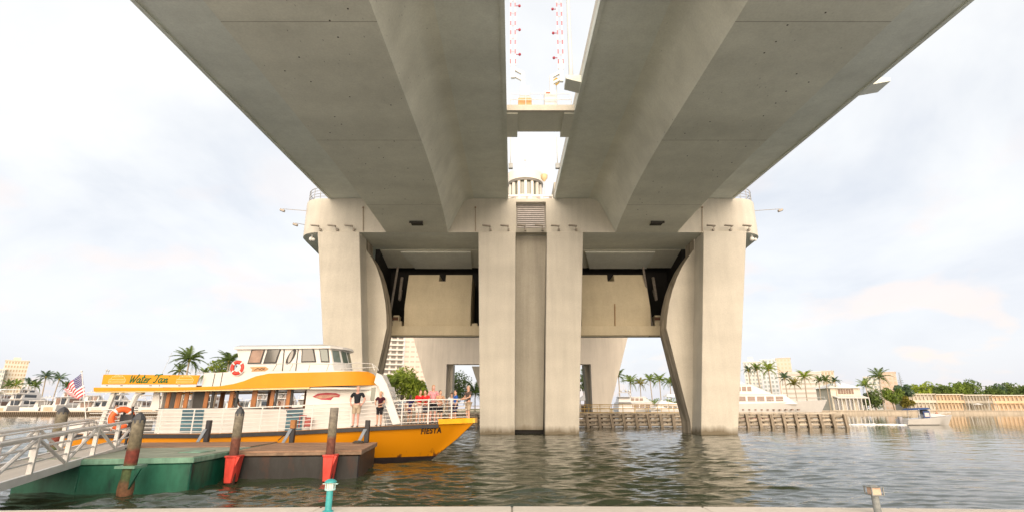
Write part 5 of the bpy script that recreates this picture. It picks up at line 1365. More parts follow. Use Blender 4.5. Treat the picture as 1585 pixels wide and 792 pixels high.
t = path_light((at(512, 745, 5.62).x, 5.62, 1.2155), 'teal path light with a domed cap on the sea wall', TEALP, M('lamp_pale', (.42, .62, .62), .4), M('lamp_glass', (.55, .55, .50), .15, .15, 14), 0)
t.scale = (.98, .98, hgt / .56)
t = path_light((at(1351, 750, 5.5).x, 5.50, 1.2155), 'weathered grey path light with a peach lens on the sea wall', M('lamp_grey', (.20, .215, .21), .6, .25, 14), None, M('lamp_peach', (.55, .38, .28), .3, .15, 14), 1)
t.scale = (.98, .98, (Z(749, 5.5) - 1.216) / .564)
# ================================================================== TIMBER FENDER IN THE CHANNEL
def woodm(name, c, st=(1, 1, .15)): return M(name, c, .85, .4, 5, bump=.3, stretch=st)
FW = woodm('fender_wood', (.30, .25, .19)); FWP = woodm('fender_wood_pale', (.46, .40, .32), (.15, 1, 1)); FWD = woodm('fender_wood_dark', (.10, .075, .05))
YEL = M('handrail_yellow', (.50, .33, .09), .6, .25, 3)
def fender(x0, x1, y, label, step=1.55, ztop=1.55):
    t = thing('timber_fender', label, 'timber fender', (x0, y, 0), world=True)
    n = int(round((x1 - x0) / step))
    for k in range(n + 1):
        x = x0 + (x1 - x0) * k / n
        dx = .22 + random.uniform(-.06, .06)
        for yy, w in ((y - .28, .19), ):
            MB().hexa([(x - w + dx, yy - .17, -1.5), (x + w + dx, yy - .17, -1.5), (x + w + dx, yy + .17, -1.5), (x - w + dx, yy + .17, -1.5)], [(x - w - dx * .6, yy - .17, ztop), (x + w - dx * .6, yy - .17, ztop), (x + w - dx * .6, yy + .17, ztop), (x - w - dx * .6, yy + .17, ztop)]).build('pile', FW, t, bevel=.03)
        if k < n and k % 1 == 0:
            MB().box(x + .3, x + .55, y + .75, y + 1.0, -1.5, ztop).build('rear_pile', FWD, t)
    for z in (.18, .68, 1.16):
        MB().box(x0 - .3, x1 + .3, y - .09, y + .11, z, z + .24).build('wale', FWP, t)
        MB().box(x0 - .3, x1 + .3, y + .5, y + .7, z - .1, z + .14).build('wale', FWD, t)
    m = int((x1 - x0) / 4)
    for k in range(m):
        a = x0 - .3 + (x1 - x0 + .6) * k / m; bb = x0 - .3 + (x1 - x0 + .6) * (k + 1) / m - .02
        MB().box(a, bb, y - .45, y + 1.0, ztop + .003, ztop + .12 + random.uniform(0, .015)).build('cap_plank', FWP, t)
    return t
fender(-20, 42.2, 68.0, 'weathered timber pile fender across the channel behind the near pier')
t = thing('service_walkway', 'yellow railed timber walkway on the fender behind the right pier leg', 'walkway', (6, 70, 1.6), world=True)
for z, r in ((.55, .03), (1.05, .04)): MB().tube([(4, 69.6, 1.7 + z), (26.5, 69.6, 1.7 + z)], r, 5).build('rail', YEL, t)
for k in range(16): MB().tube([(4 + k * 1.5, 69.6, 1.67), (4 + k * 1.5, 69.6, 2.78)], .035, 5).build('post', YEL, t)
for k in range(24): MB().box(4 + k * .94, 4.92 + k * .94, 69.5, 71.5, 1.68, 1.76).build('deck_board', YEL, t)
fender(-20, 60, 99.5, 'far timber fender with yellow railing in front of the far pier', 2.2, 1.5)
t = thing('service_walkway', 'yellow railed walkway along the far fender by the far pier', 'walkway', (-18, 101, 1.6), world=True)
for z, r in ((.55, .04), (1.1, .05)): MB().tube([(-20, 100, 1.62 + z), (40, 100, 1.62 + z)], r, 5).build('rail', YEL, t)
for k in range(26): MB().tube([(-20 + k * 2.4, 100, 1.62), (-20 + k * 2.4, 100, 2.75)], .045, 5).build('post', YEL, t)

# ================================================================== VEGETATION
def leafmat(name, c, var=.45):
    m, nt, b = new_mat(name); L = nt.links.new
    g = nnode(nt, 'ShaderNodeNewGeometry')
    n = nnode(nt, 'ShaderNodeTexNoise'); n.inputs['Scale'].default_value = .55; n.inputs['Detail'].default_value = 3; L(g.outputs['Position'], n.inputs['Vector'])
    rp = nnode(nt, 'ShaderNodeValToRGB'); e = rp.color_ramp.elements
    e[0].position = .35; e[0].color = (*[x * (1 - var) for x in c], 1); e[1].position = .65; e[1].color = (c[0] * (1 + var * 1.1), c[1] * (1 + var * .8), c[2], 1)
    L(n.outputs['Fac'], rp.inputs[0]); L(rp.outputs[0], b.inputs['Base Color']); b.inputs['Roughness'].default_value = .6; b.inputs['Specular IOR Level'].default_value = .3
    b.inputs['Subsurface Weight'].default_value = 0
    tr = nnode(nt, 'ShaderNodeBsdfTranslucent'); L(rp.outputs[0], tr.inputs[0])
    ms = nnode(nt, 'ShaderNodeMixShader'); ms.inputs[0].default_value = .35
    out = [q for q in nt.nodes if q.type == 'OUTPUT_MATERIAL'][0]
    L(b.outputs[0], ms.inputs[1]); L(tr.outputs[0], ms.inputs[2]); L(ms.outputs[0], out.inputs[0])
    MATS[name] = m; return m
LF_D = leafmat('leaf_dark', (.115, .18, .06)); LF_M = leafmat('leaf_mid', (.18, .27, .065)); LF_B = leafmat('leaf_bright', (.24, .33, .055)); LF_BL = leafmat('leaf_bluegreen', (.085, .15, .10)); LF_O = leafmat('leaf_olive', (.24, .23, .06))
BARK = M('bark', (.20, .16, .12), .9, .3, 4, bump=.4); PBARK = M('palm_bark', (.32, .27, .21), .9, .25, 6, bump=.4)
def frond_mesh(L, droop, seed, nl=18):
    r = random.Random(seed); b = MB()
    pts = [Vector((L * t * (1 - .12 * droop * t), 0, L * (.42 * t - (.55 + droop) * t * t))) for t in np.linspace(0, 1, 7)]
    b.tube(pts, [.045, .04, .035, .028, .02, .014, .006], 4)
    for i in range(nl):
        t = .14 + .84 * i / (nl - 1)
        q = t * 6; k = min(5, int(q)); p = pts[k].lerp(pts[k + 1], q - k)
        ln = L * .30 * math.sin(math.pi * min(1, .18 + t * .80)) + .12
        for s in (-1, 1):
            tip = p + Vector((ln * .55, s * ln * .75, -ln * (.32 + .35 * r.random())))
            wd = Vector((.10 + L * .024, 0, .03))
            b.add([p - wd * .5, p + wd * .6, tip], [(0, 1, 2)])
    return b.mesh('frond', recalc=False)
FROND = {}
def palm(x, y, z0, h, cr, label, leaf=LF_M, n=17, lean=0.0, group=None, seed=0, simple=False):
    r = random.Random(seed + int(x * 10))
    t = thing('palm_tree', label, 'palm tree', (x, y, z0), r.uniform(0, 6.28), group)
    hw_ = h - cr * .55
    k = lean if lean else r.uniform(-.06, .06)
    pts = [(k * hw_ * (q ** 1.6), 0, hw_ * q) for q in np.linspace(0, 1, 7)]
    rad = max(.13, hw_ * .018)
    MB().tube(pts, [rad * 1.35, rad * 1.05, rad, rad * .95, rad * .9, rad * .85, rad * .9], 7).build('trunk', PBARK, t)
    top = Vector(pts[-1])
    MB().ball(top + Vector((0, 0, .1)), rad * 1.7, 7, sz=1.6).build('crown_shaft', LF_O, t)
    for i in range(n):
        ring = i % 3
        key = (round(cr, 1), ring, i % 2, leaf.name)
        if key not in FROND:
            me = frond_mesh(cr * (1.0, 1.0, .82)[ring], (.15, .40, .70)[ring], ring * 7 + i % 2, 18); me.materials.append(leaf); FROND[key] = me
        instance(FROND[key], 'frond', t, top, (r.uniform(-.2, .2), (-1.0, -.45, .12)[ring] + r.uniform(-.22, .22), i * 2.399 + r.uniform(-.2, .2)))
    return t
def crown_mesh(rad, n, leaf, seed, squash=.8, clumps=16, hang=.0):
    g = np.random.default_rng(seed)
    c = g.normal(size=(clumps, 3)); c /= np.linalg.norm(c, axis=1)[:, None]; c *= (g.uniform(.25, .82, clumps)[:, None]); c[:, 2] = c[:, 2] * squash
    cr = g.uniform(.20, .42, clumps)
    pick = g.choice(clumps, n, p=cr ** 2 / (cr ** 2).sum())
    d = g.normal(size=(n, 3)); d /= np.linalg.norm(d, axis=1)[:, None]
    p = (c[pick] + d * (cr[pick] * g.uniform(.55, 1.05, n) ** .6)[:, None]) * rad
    a = g.normal(size=(n, 3)); a /= np.linalg.norm(a, axis=1)[:, None]; a[:, 2] -= hang
    b = np.cross(a, g.normal(size=(n, 3))); b /= np.linalg.norm(b, axis=1)[:, None]
    s = (leaf * g.uniform(.6, 1.35, n))[:, None]
    v = np.stack([p - a * s, p + b * s * .5, p + a * s, p - b * s * .5], 1).reshape(-1, 3)
    f = np.arange(n * 4).reshape(n, 4)
    me = bpy.data.meshes.new('crown'); me.from_pydata(v.tolist(), [], f.tolist()); return me
def tree(x, y, z0, h, rad, label, leaf, n=900, ls=None, seed=1, squash=.8, group=None, hang=.0, clumps=16):
    t = thing('tree', label, 'tree', (x, y, z0), 0, group)
    r = random.Random(seed)
    zc = h - rad * squash * .95
    w = max(.12, h * .022)
    tb = MB().tube([(0, 0, 0), (.04 * h * r.uniform(-1, 1), 0, zc * .5), (0, 0, zc)], [w * 1.4, w, w * .6], 7)
    for k in range(5):
        a = k * 1.26 + r.random(); e = Vector((math.cos(a) * rad * .6, math.sin(a) * rad * .6, zc + rad * squash * r.uniform(-.1, .5)))
        tb.tube([(0, 0, zc * r.uniform(.55, .9)), e * .55 + Vector((0, 0, zc * .38)), e], [w * .5, w * .35, w * .12], 5)
    tb.build('trunk', BARK, t)
    me = crown_mesh(rad, n, ls or rad * .085, seed, squash, clumps, hang); me.materials.append(leaf)
    instance(me, 'crown', t, (0, 0, zc))
    return t
def px_tree(px, py_top, Y, rpx, label, leaf, z0=1.45, **kw):
    p = at(px, py_top, Y); s = (Vector((0, Y, p.z)) - Vector((0, 0, EYE))).length / FPX
    return tree(p.x, Y, z0, p.z - z0, rpx * s * .98, label, leaf, **kw)
def px_palm(px, py_top, Y, rpx, label, leaf=LF_M, z0=1.45, **kw):
    p = at(px, py_top, Y); s = (Vector((0, Y, p.z)) - Vector((0, 0, EYE))).length / FPX
    return palm(p.x, Y, z0, p.z - z0, rpx * s * 1.22, label, leaf, **kw)

# left bank palms behind the yachts
for i, (px, py, rp, lf, lab) in enumerate([(75, 575, 12, LF_BL, 'tall blue green palm right of the cream tower, highest of that clump'), (91, 578, 12, LF_BL, 'palm just left of the flag with a full round crown'), (46, 586, 12, LF_BL, 'low bluish palm at the foot of the cream tower, right side'), (58, 590, 10, LF_M, 'short palm between two taller palms behind the marina'), (14, 589, 9, LF_D, 'low palm at the far left behind the white yachts'), (26, 588, 10, LF_M, 'low bright palm before the cream tower'), (105, 592, 9, LF_D, 'small palm hidden behind the flag')]):
    px_palm(px, py, 243, rp, lab, lf, n=15, seed=i, group='palms behind the marina on the left')
px_palm(295, 543, 140, 21, 'big feathery palm rising behind the right end of the roof sign', LF_D, z0=1.2, n=26, seed=3)
px_palm(277, 565, 150, 12, 'small palm left of the big feathery palm, behind the sign', LF_D, z0=1.2, n=15, seed=4)
px_palm(357, 546, 142, 20, 'dense dark palm close to the wheelhouse', LF_D, z0=1.2, n=26, seed=5)
px_tree(341, 556, 150, 20, 'bright lime green tree between the palms left of the wheelhouse', LF_B, z0=1.2, n=900, seed=6)
px_palm(318, 571, 150, 12, 'small palm with thin fronds beside the lime green tree', LF_M, z0=1.2, n=13, seed=7)
# centre: bushes and trees behind the far pier
px_tree(628, 560, 134, 32, 'bright green spreading tree behind the bow, before the tower block', LF_B, z0=1.2, n=3600, ls=.30, seed=21, squash=.95, clumps=34)
px_tree(606, 575, 131, 18, 'bright green bush at the left of the spreading tree', LF_M, z0=1.2, n=1500, ls=.28, seed=22, squash=1.1, clumps=20)
px_tree(650, 585, 132, 22, 'bright bamboo like bush beside the far pier leg', LF_B, z0=1.2, n=1800, ls=.34, seed=23, squash=1.0, hang=1.2, clumps=20)
px_tree(708, 568, 136, 30, 'dark green rounded tree seen through the far pier opening', LF_D, z0=1.2, n=2800, ls=.26, seed=24, squash=1.0, clumps=30)
px_palm(736, 593, 131, 22, 'dark palm seen at the right of the far pier opening', LF_D, z0=1.2, n=20, seed=25)
px_tree(903, 566, 140, 18, 'dark green tree in the gap right of the centre columns', LF_D, z0=1.2, n=1500, ls=.28, seed=26, squash=1.3, clumps=18)
# centre right palms
for i, (px, py, rp, lf, lab) in enumerate([(957, 573, 12, LF_D, 'dark palm partly hidden by the far pier right leg'), (974, 582, 13, LF_M, 'leaning bright palm nearest the far pier'), (990, 586, 11, LF_O, 'yellowish palm above the covered yacht'), (1007, 580, 11, LF_M, 'upright palm over the white sport yacht'), (1020, 579, 13, LF_M, 'tall bright palm with a round crown, tallest of the middle group'), (1036, 583, 12, LF_M, 'palm beside the near pier right leg'), (1047, 590, 9, LF_BL, 'small palm against the near pier right leg')]):
    px_palm(px, py, 232 if px < 1 else 262, rp, lab, lf, n=17, seed=40 + i, group='palms seen under the bridge')
px_tree(1012, 612, 258, 14, 'low green hedge like tree behind the covered yacht', LF_M, n=700, seed=50)
px_tree(1040, 612, 258, 16, 'low green tree behind the white yacht canopy', LF_M, n=700, seed=51)
# right bank palms over the large yacht
for i, (px, py, rp, lf, lab) in enumerate([(1158, 567, 8, LF_BL, 'bluish palm above the stern of the large yacht'), (1172, 563, 11, LF_M, 'bright palm over the large yacht, left of a twin'), (1188, 562, 14, LF_B, 'widest bright palm over the large yacht'), (1214, 577, 11, LF_BL, 'palm in front of the banded hotel, left one'), (1242, 574, 13, LF_B, 'bright tall palm over the foredeck of the large yacht'), (1229, 587, 10, LF_O, 'low yellowish palm over the foredeck of the large yacht'), (1264, 583, 8, LF_D, 'first of three small palms before the boathouse'), (1277, 582, 9, LF_D, 'middle of three small palms before the boathouse'), (1290, 583, 8, LF_BL, 'last of three small palms before the boathouse'), (1340, 588, 13, LF_M, 'shaggy palm right of the boathouse'), (1357, 573, 16, LF_D, 'tallest palm on the right bank, before the peach block')]):
    px_palm(px, py, 256, rp, lab, lf, n=17, seed=60 + i, group='palms along the right bank')
for i, (px, py, rp, lf, sq, lab) in enumerate([(1350, 601, 19, LF_D, .8, 'dark green tree at the foot of the tallest palm'), (1334, 612, 12, LF_D, .9, 'dark shrub right of the boathouse'), (1378, 600, 16, LF_M, .8, 'mid green tree left of the pale wall'), (1396, 592, 14, LF_BL, .9, 'grey green feathery tree behind the Norfolk pine'), (1400, 612, 11, LF_O, .8, 'olive bush at the left end of the apartments'), (1425, 592, 19, LF_B, .6, 'bright green flat crowned tree over the apartments'), (1449, 594, 16, LF_D, .7, 'dark tree behind the apartments, second from their left'), (1467, 591, 18, LF_M, .75, 'rounded mid green tree behind the apartments'), (1489, 590, 13, LF_M, .9, 'narrow mid green tree between two broad crowns'), (1502, 588, 19, LF_D, .75, 'highest dark rounded tree over the apartments'), (1530, 594, 17, LF_D, .7, 'dark tree above the pergola'), (1545, 596, 14, LF_BL, .7, 'bluish tree right of the pergola'), (1561, 591, 17, LF_D, .8, 'dark tree behind the ochre block at right'), (1580, 592, 15, LF_D, .8, 'dark tree at the right edge of the picture'), (1600, 591, 18, LF_M, .8, 'tree just past the right edge')]):
    px_tree(px, py, 268 if px > 1410 else 258, rp, lab, lf, n=1700, ls=.50, seed=80 + i, squash=sq, group=None, clumps=20)
def norfolk(px, py, Y):
    p = at(px, py, Y); h = p.z - 1.45
    t = thing('norfolk_pine', 'tall tiered Norfolk pine standing over the right bank', 'pine tree', (p.x, Y, 1.45))
    MB().tube([(0, 0, 0), (0, 0, h)], [.3, .05], 6).build('trunk', BARK, t)
    for k in range(14):
        z = h * (.30 + .69 * k / 13); r = (1 - (k / 14)) * 2.6 + .35
        b = MB()
        for j in range(7):
            a = j * .9 + k; d = Vector((math.cos(a), math.sin(a), 0)); s = Vector((-d.y, d.x, 0))
            b.add([Vector((0, 0, z)), d * r * .6 + s * r * .17 + Vector((0, 0, z - .05)), d * r + Vector((0, 0, z + .25)), d * r * .6 - s * r * .17 + Vector((0, 0, z - .05))], [(0, 1, 2, 3)])
        b.build('branch_tier', LF_BL, t, recalc=False)
norfolk(1391, 576, 262)

# ================================================================== BUILDINGS
def tower(x0, x1, y, d, h, label, wall, nfl, ncol, z0=1.45, win=None, balc=False, roofh=1.5, win_h=.55, win_w=.55, cat='tower block', name='tower_block'):
    th = -math.atan2((x0 + x1) / 2, y); xm = (x0 + x1) / 2; hw_ = (x1 - x0) / 2 * math.cos(th)
    x0, x1 = xm - hw_, xm + hw_
    t = thing(name, label, cat, (xm, y, z0), th, world=True)
    MB().box(x0, x1, y, y + d, z0 - 1, z0 + h).build('wall', wall, t)
    MB().box(x0 - .3, x1 + .3, y - .3, y + d + .3, z0 + h + .003, z0 + h + .5).build('roof', wall, t)
    if roofh: MB().box(x0 + (x1 - x0) * .3, x0 + (x1 - x0) * .62, y + 3, y + d - 3, z0 + h + .503, z0 + h + .5 + roofh).build('roof_house', wall, t)
    fh = h / nfl; cw = (x1 - x0) / ncol
    win = win or glass('far_glass', (.10, .11, .12), .2)
    wm_ = MB().box(-cw * win_w / 2, cw * win_w / 2, -.02, .06, -fh * win_h / 2, fh * win_h / 2).mesh('window'); wm_.materials.append(win)
    if not balc or balc == 'both':
        for i in range(nfl):
            for j in range(ncol):
                instance(wm_, 'window', t, (x0 + cw * (j + .5), y - .04, z0 + fh * (i + .55)))
    if balc:
        for i in range(1, nfl):
            MB().box(x0 - .4, x1 + .4 if balc != 'left' else x0 + (x1 - x0) * .45, y - 1.5, y - .06, z0 + fh * i - .12, z0 + fh * i + .12).build('balcony_slab', wall, t)
            MB().box(x0 - .4, x1 + .4 if balc != 'left' else x0 + (x1 - x0) * .45, y - 1.5, y - 1.42, z0 + fh * i + .125, z0 + fh * i + .75).build('balcony_front', wall, t)
    return t
CREAMW = M('wall_cream', (.54, .50, .42), .8, .06, .3); PEACHW = M('wall_peach', (.55, .45, .38), .8, .06, .3); WHITEW = M('wall_white', (.58, .565, .535), .8, .05, .3); GREYW = M('wall_greyblue', (.52, .55, .58), .7, .06, .3); PINKW = M('wall_pinkish', (.58, .48, .42), .8, .06, .3)
WARMG = M('window_warm', (.36, .28, .19), .3, .2, .5); COOLG = M('window_cool', (.25, .29, .30), .3, .2, .5)
def pspan(pa, pb, py, Y): return at(pa, py, Y).x, at(pb, py, Y).x, Z(py, Y)
a, b_, z = pspan(9, 46, 558, 350); tower(a, b_, 350, 18, z - 1.45, 'cream apartment tower with rows of small windows, far left', CREAMW, 12, 8, win=WARMG, roofh=2)
a, b_, z = pspan(-30, 9, 571, 340); tower(a, b_, 340, 14, z - 1.45, 'lower white apartment wing at the left picture edge', WHITEW, 9, 9, win=COOLG, roofh=0)
a, b_, z = pspan(597, 627, 505, 285); tower(a, b_, 285, 16, z - 1.45, 'white tower block with stacked balconies, seen under the bridge', M('wall_white_dull', (.56, .53, .49), .8, .05, .3), 17, 3, win=M('window_shadow', (.13, .12, .11), .4, .3, .5), balc='both', roofh=0, win_w=.7, win_h=.7)
a, b_, z = pspan(628.5, 662, 503, 288); tower(a, b_, 288, 16, z - 1.45, 'pinkish tower block beside the white balconied one', PINKW, 17, 4, win=M('window_pink', (.40, .31, .27), .4, .1), roofh=0, win_w=.7, win_h=.36)
a, b_, z = pspan(1150, 1176, 560, 420); tower(a, b_, 420, 20, z - 1.45, 'white tower with a slanted grey crown above the large yacht', WHITEW, 12, 5, win=COOLG, roofh=4)
a, b_, z = pspan(1176.5, 1200, 556, 430); tower(a, b_, 430, 20, z - 1.45, 'blue grey tower block between two paler towers', GREYW, 12, 4, win=COOLG, roofh=0)
a, b_, z = pspan(1200.5, 1223, 554, 425); tower(a, b_, 425, 20, z - 1.45, 'peach tower block right of the blue grey one', PEACHW, 13, 4, win=M('window_peach', (.52, .38, .28), .4, .1), roofh=0)
a, b_, z = pspan(1205, 1270, 576, 360); tower(a, b_, 360, 20, z - 1.45, 'long low hotel with horizontal bands behind the palms', WHITEW, 8, 1, win=M('window_band', (.42, .38, .34), .4, .1), win_w=.94, win_h=.42, roofh=0, cat='hotel', name='hotel_block')
a, b_, z = pspan(1270.5, 1290, 574, 352); tower(a, b_, 352, 20, z - 1.45, 'cream square hotel wing at the right of the banded hotel', CREAMW, 8, 4, win=WARMG, roofh=0, cat='hotel', name='hotel_block')
a, b_, z = pspan(1360, 1386, 576, 330); tower(a, b_, 330, 16, z - 1.45, 'peach block behind the tallest palm', PEACHW, 9, 4, win=M('window_peach', (.52, .38, .28), .4, .1), roofh=0)
a, b_, z = pspan(1336, 1362, 583, 335); tower(a, b_, 335, 16, z - 1.45, 'white block with a flat overhanging roof left of the peach block', WHITEW, 8, 4, win=COOLG, roofh=0)
# boathouse / club with a white hipped roof
def club():
    Y = 256
    x0, x1 = at(1288, 620, Y).x, at(1334, 620, Y).x; zt = Z(600, Y); zr = Z(592, Y); zm = Z(612, Y)
    t = thing('waterside_house', 'two storey cream waterside house with a white hipped roof and glazed porch', 'house', ((x0 + x1) / 2, Y, 1.45), world=True)
    MB().box(x0, x1, Y, Y + 12, .5, zt).build('wall', CREAMW, t)
    MB().hexa([(x0 - 1.4, Y - 1.4, zt + .003), (x1 + 1, Y - 1.4, zt + .003), (x1 + 1, Y + 13, zt + .003), (x0 - 1.4, Y + 13, zt + .003)], [(x0 + 4, Y + 5, zr), (x1 - 4, Y + 5, zr), (x1 - 4, Y + 7, zr), (x0 + 4, Y + 7, zr)]).build('roof', M('roof_white', (.74, .72, .68), .7, .05), t)
    xa, xb = at(1297, 606, Y).x, at(1321, 606, Y).x
    f = MB().box(xa, xb, Y - .12, Y - .02, Z(609, Y), Z(601, Y)).build('window', M('window_brown', (.16, .10, .07), .4, .4, .4), t)
    for k in range(1, 6): MB().box(xa + (xb - xa) * k / 6 - .07, xa + (xb - xa) * k / 6 + .07, Y - .2, Y - .121, Z(609, Y), Z(601, Y)).build('mullion', CREAMW, f)
    xc, xd = at(1290, 620, Y).x, at(1338, 620, Y).x
    MB().hexa([(xc, Y - 4, zm - 1.2), (xd, Y - 4, zm - 1.2), (xd, Y - .03, zm - .4), (xc, Y - .03, zm - .4)], [(xc, Y - 4, zm - .9), (xd, Y - 4, zm - .9), (xd, Y - .03, zm + .1), (xc, Y - .03, zm + .1)]).build('porch_roof', WHITEW, t)
    for k in range(9):
        x = xc + (xd - xc) * k / 8
        MB().box(x - .16, x + .16, Y - 3.7, Y - 3.4, 1.4, zm - 1.2).build('porch_post', WHITEW, t)
        if k < 8 and k not in (2, 5): MB().box(x + .3, x + (xd - xc) / 8 - .3, Y - .14, Y - .04, 1.8, zm - 1.7).build('porch_window', glass('porch_glass', (.05, .06, .07), .1), t)
club()
# ochre apartments on the right sea wall
OCH = M('wall_ochre', (.56, .42, .28), .85, .12, .25); OCHP = M('wall_ochre_pale', (.54, .49, .41), .85, .1, .25)
def apartments(pa, pb, py, label, wall, nb):
    Y = 258
    x0, x1 = at(pa, 620, Y).x, at(pb, 620, Y).x; zt = Z(py, Y)
    t = thing('apartment_house', label, 'apartments', ((x0 + x1) / 2, Y, 1.45), world=True)
    MB().box(x0, x1, Y, Y + 9, .5, zt).build('wall', wall, t)
    MB().box(x0 - .4, x1 + .4, Y - 1.6, Y + 9.4, zt + .003, zt + .45).build('roof', OCHP, t)
    zm = 1.45 + (zt - 1.45) * .5
    MB().box(x0, x1, Y - 1.5, Y - .02, zm - .15, zm + .15).build('gallery', wall, t)
    for k in range(nb + 1):
        x = x0 + (x1 - x0) * k / nb
        MB().box(x - .14, x + .14, Y - 1.45, Y - 1.2, 1.4, zm - .16).box(x - .14, x + .14, Y - 1.45, Y - 1.2, zm + .16, zt).build('post', wall, t)
        if k < nb:
            w = (x1 - x0) / nb
            for zz_ in (1.45, zm + .16):
                MB().box(x + w * .22, x + w * .52, Y - .1, Y - .03, zz_ + .9, zz_ + 2.4).build('window', M('window_dim', (.22, .17, .12), .4, .2), t)
                MB().box(x + w * .62, x + w * .82, Y - .1, Y - .03, zz_ + .02, zz_ + 2.3).build('door', OCHP, t)
            MB().box(x + .15, x + w - .15, Y - 1.42, Y - 1.36, zm + .16, zm + 1.05).build('balustrade', wall, t)
apartments(1405, 1446, 610, 'pale ochre two storey apartments at the left of the row', OCHP, 7)
apartments(1446.5, 1489, 610.5, 'bright ochre two storey apartments behind the motorboat', OCH, 8)
apartments(1489.5, 1532, 611.5, 'grey shuttered building behind the pergola and parasol', M('wall_grey_slat', (.36, .33, .27), .85, .2, .4), 9)
apartments(1532.5, 1612, 612, 'long orange ochre apartments at the right picture edge', M('wall_orange', (.58, .42, .27), .85, .12, .25), 12)
# pergola posts and parasol before the grey building
for i, px in enumerate((1497, 1506, 1528, 1541)):
    p = at(px, 618, 254.5)
    t = thing('slanted_pole', 'slender pale leaning pole on the right quay, ' + ('leftmost, before the grey building', 'just left of the parasol', 'right of the parasol', 'before the orange apartments')[i], 'pole', (p.x, 254.5, 1.45), 0, 'leaning poles on the right bank')
    MB().tube([(0, 0, 0), (-.7 if i % 2 else .6, 0, 5.2)], .12, 5).build('pole', WHITEW, t)
p = at(1513, 624, 254.5)
t = thing('parasol', 'white parasol on the quay before the grey shuttered building', 'parasol', (p.x, 254.5, 1.45))
MB().tube([(0, 0, 0), (0, 0, 3.1)], .06, 5).build('pole', WHITEW, t); MB().lathe([(2.0, 2.7), (1.1, 3.1), (.02, 3.4)], (0, 0, 0), 8).build('canopy', WHITEW, t)
# sea walls and docks
SEAW = concrete('seawall', (.46, .40, .32), .2, 0, .15)
def seawall(x0, x1, y, label, mat=SEAW, cap=True, z=1.5):
    t = thing('sea_wall', label, 'sea wall', ((x0 + x1) / 2, y, 0), world=True)
    n = max(1, int((x1 - x0) / 9))
    for k in range(n):
        a, bb = x0 + (x1 - x0) * k / n, x0 + (x1 - x0) * (k + 1) / n - .04
        MB().box(a, bb, y, y + .5, -1.5, z - .3).build('wall_panel', mat, t)
    MB().box(x0, x1, y - .25, y + .7, z - .297, z).build('wall_cap', M('wall_cap', (.42, .36, .29), .8, .15, .4), t)
    return t
seawall(at(1285, 638, 251).x, at(1700, 638, 251).x, 251.2, 'long low sea wall with a rusty brown cap along the right bank')
seawall(-40, at(1284, 638, 251).x, 250.9, 'low sea wall behind the yachts seen under the bridge')
t = thing('marina_dock', 'long white marina dock on a row of short dark piles, far left', 'dock', (-150, 188, 0), world=True)
xa, xb = at(-40, 640, 188).x, at(300, 640, 188).x
MB().box(xa, xb, 188, 192, 1.15, 1.45).build('dock_slab', M('dock_slab', (.50, .42, .33), .8, .1, 1), t)
dp_ = MB().box(-.22, .22, -.2, .2, -1.2, 1.145).mesh('pile'); dp_.materials.append(FWD)
nP = 110
for k in range(nP): instance(dp_, 'pile', t, (xa + (xb - xa) * (k + .5) / nP, 188.25, 0))
seawall(at(-60, 640, 235).x, -46, 235.4, 'pale sea wall behind the marina yachts, far left')
t = thing('sea_wall', 'dark bulkhead along the island behind the far pier', 'sea wall', (-15, 127.5, 0), world=True)
for k in range(12): MB().box(-46 + k * 4.5, -41.54 + k * 4.5, 127.4, 127.9, -1.5, 1.35).build('wall_panel', FWD, t)
# gazebo
p = at(905, 610, 131)
t = thing('gazebo', 'small white roofed gazebo right of the centre columns', 'gazebo', (p.x, 131, 1.2))
for sx in (-1, 1):
    for sy in (-1, 1): MB().box(sx * 1.3 - .1, sx * 1.3 + .1, sy * 1.3 - .1, sy * 1.3 + .1, 0, 3.0).build('post', WHITEW, t)
MB().hexa([(-1.8, -1.8, 2.95), (1.8, -1.8, 2.95), (1.8, 1.8, 2.95), (-1.8, 1.8, 2.95)], [(-.35, -.35, 4.3), (.35, -.35, 4.3), (.35, .35, 4.3), (-.35, .35, 4.3)]).build('roof', WHITEW, t)
MB().box(-.35, .35, -.35, .35, 4.303, 4.8).lathe([(.5, 4.803), (.02, 5.4)], (0, 0, 0), 6).build('cupola', WHITEW, t)
MB().box(-1.2, 1.2, .9, 1.1, .0, 1.9).build('back_panel', FWD, t)

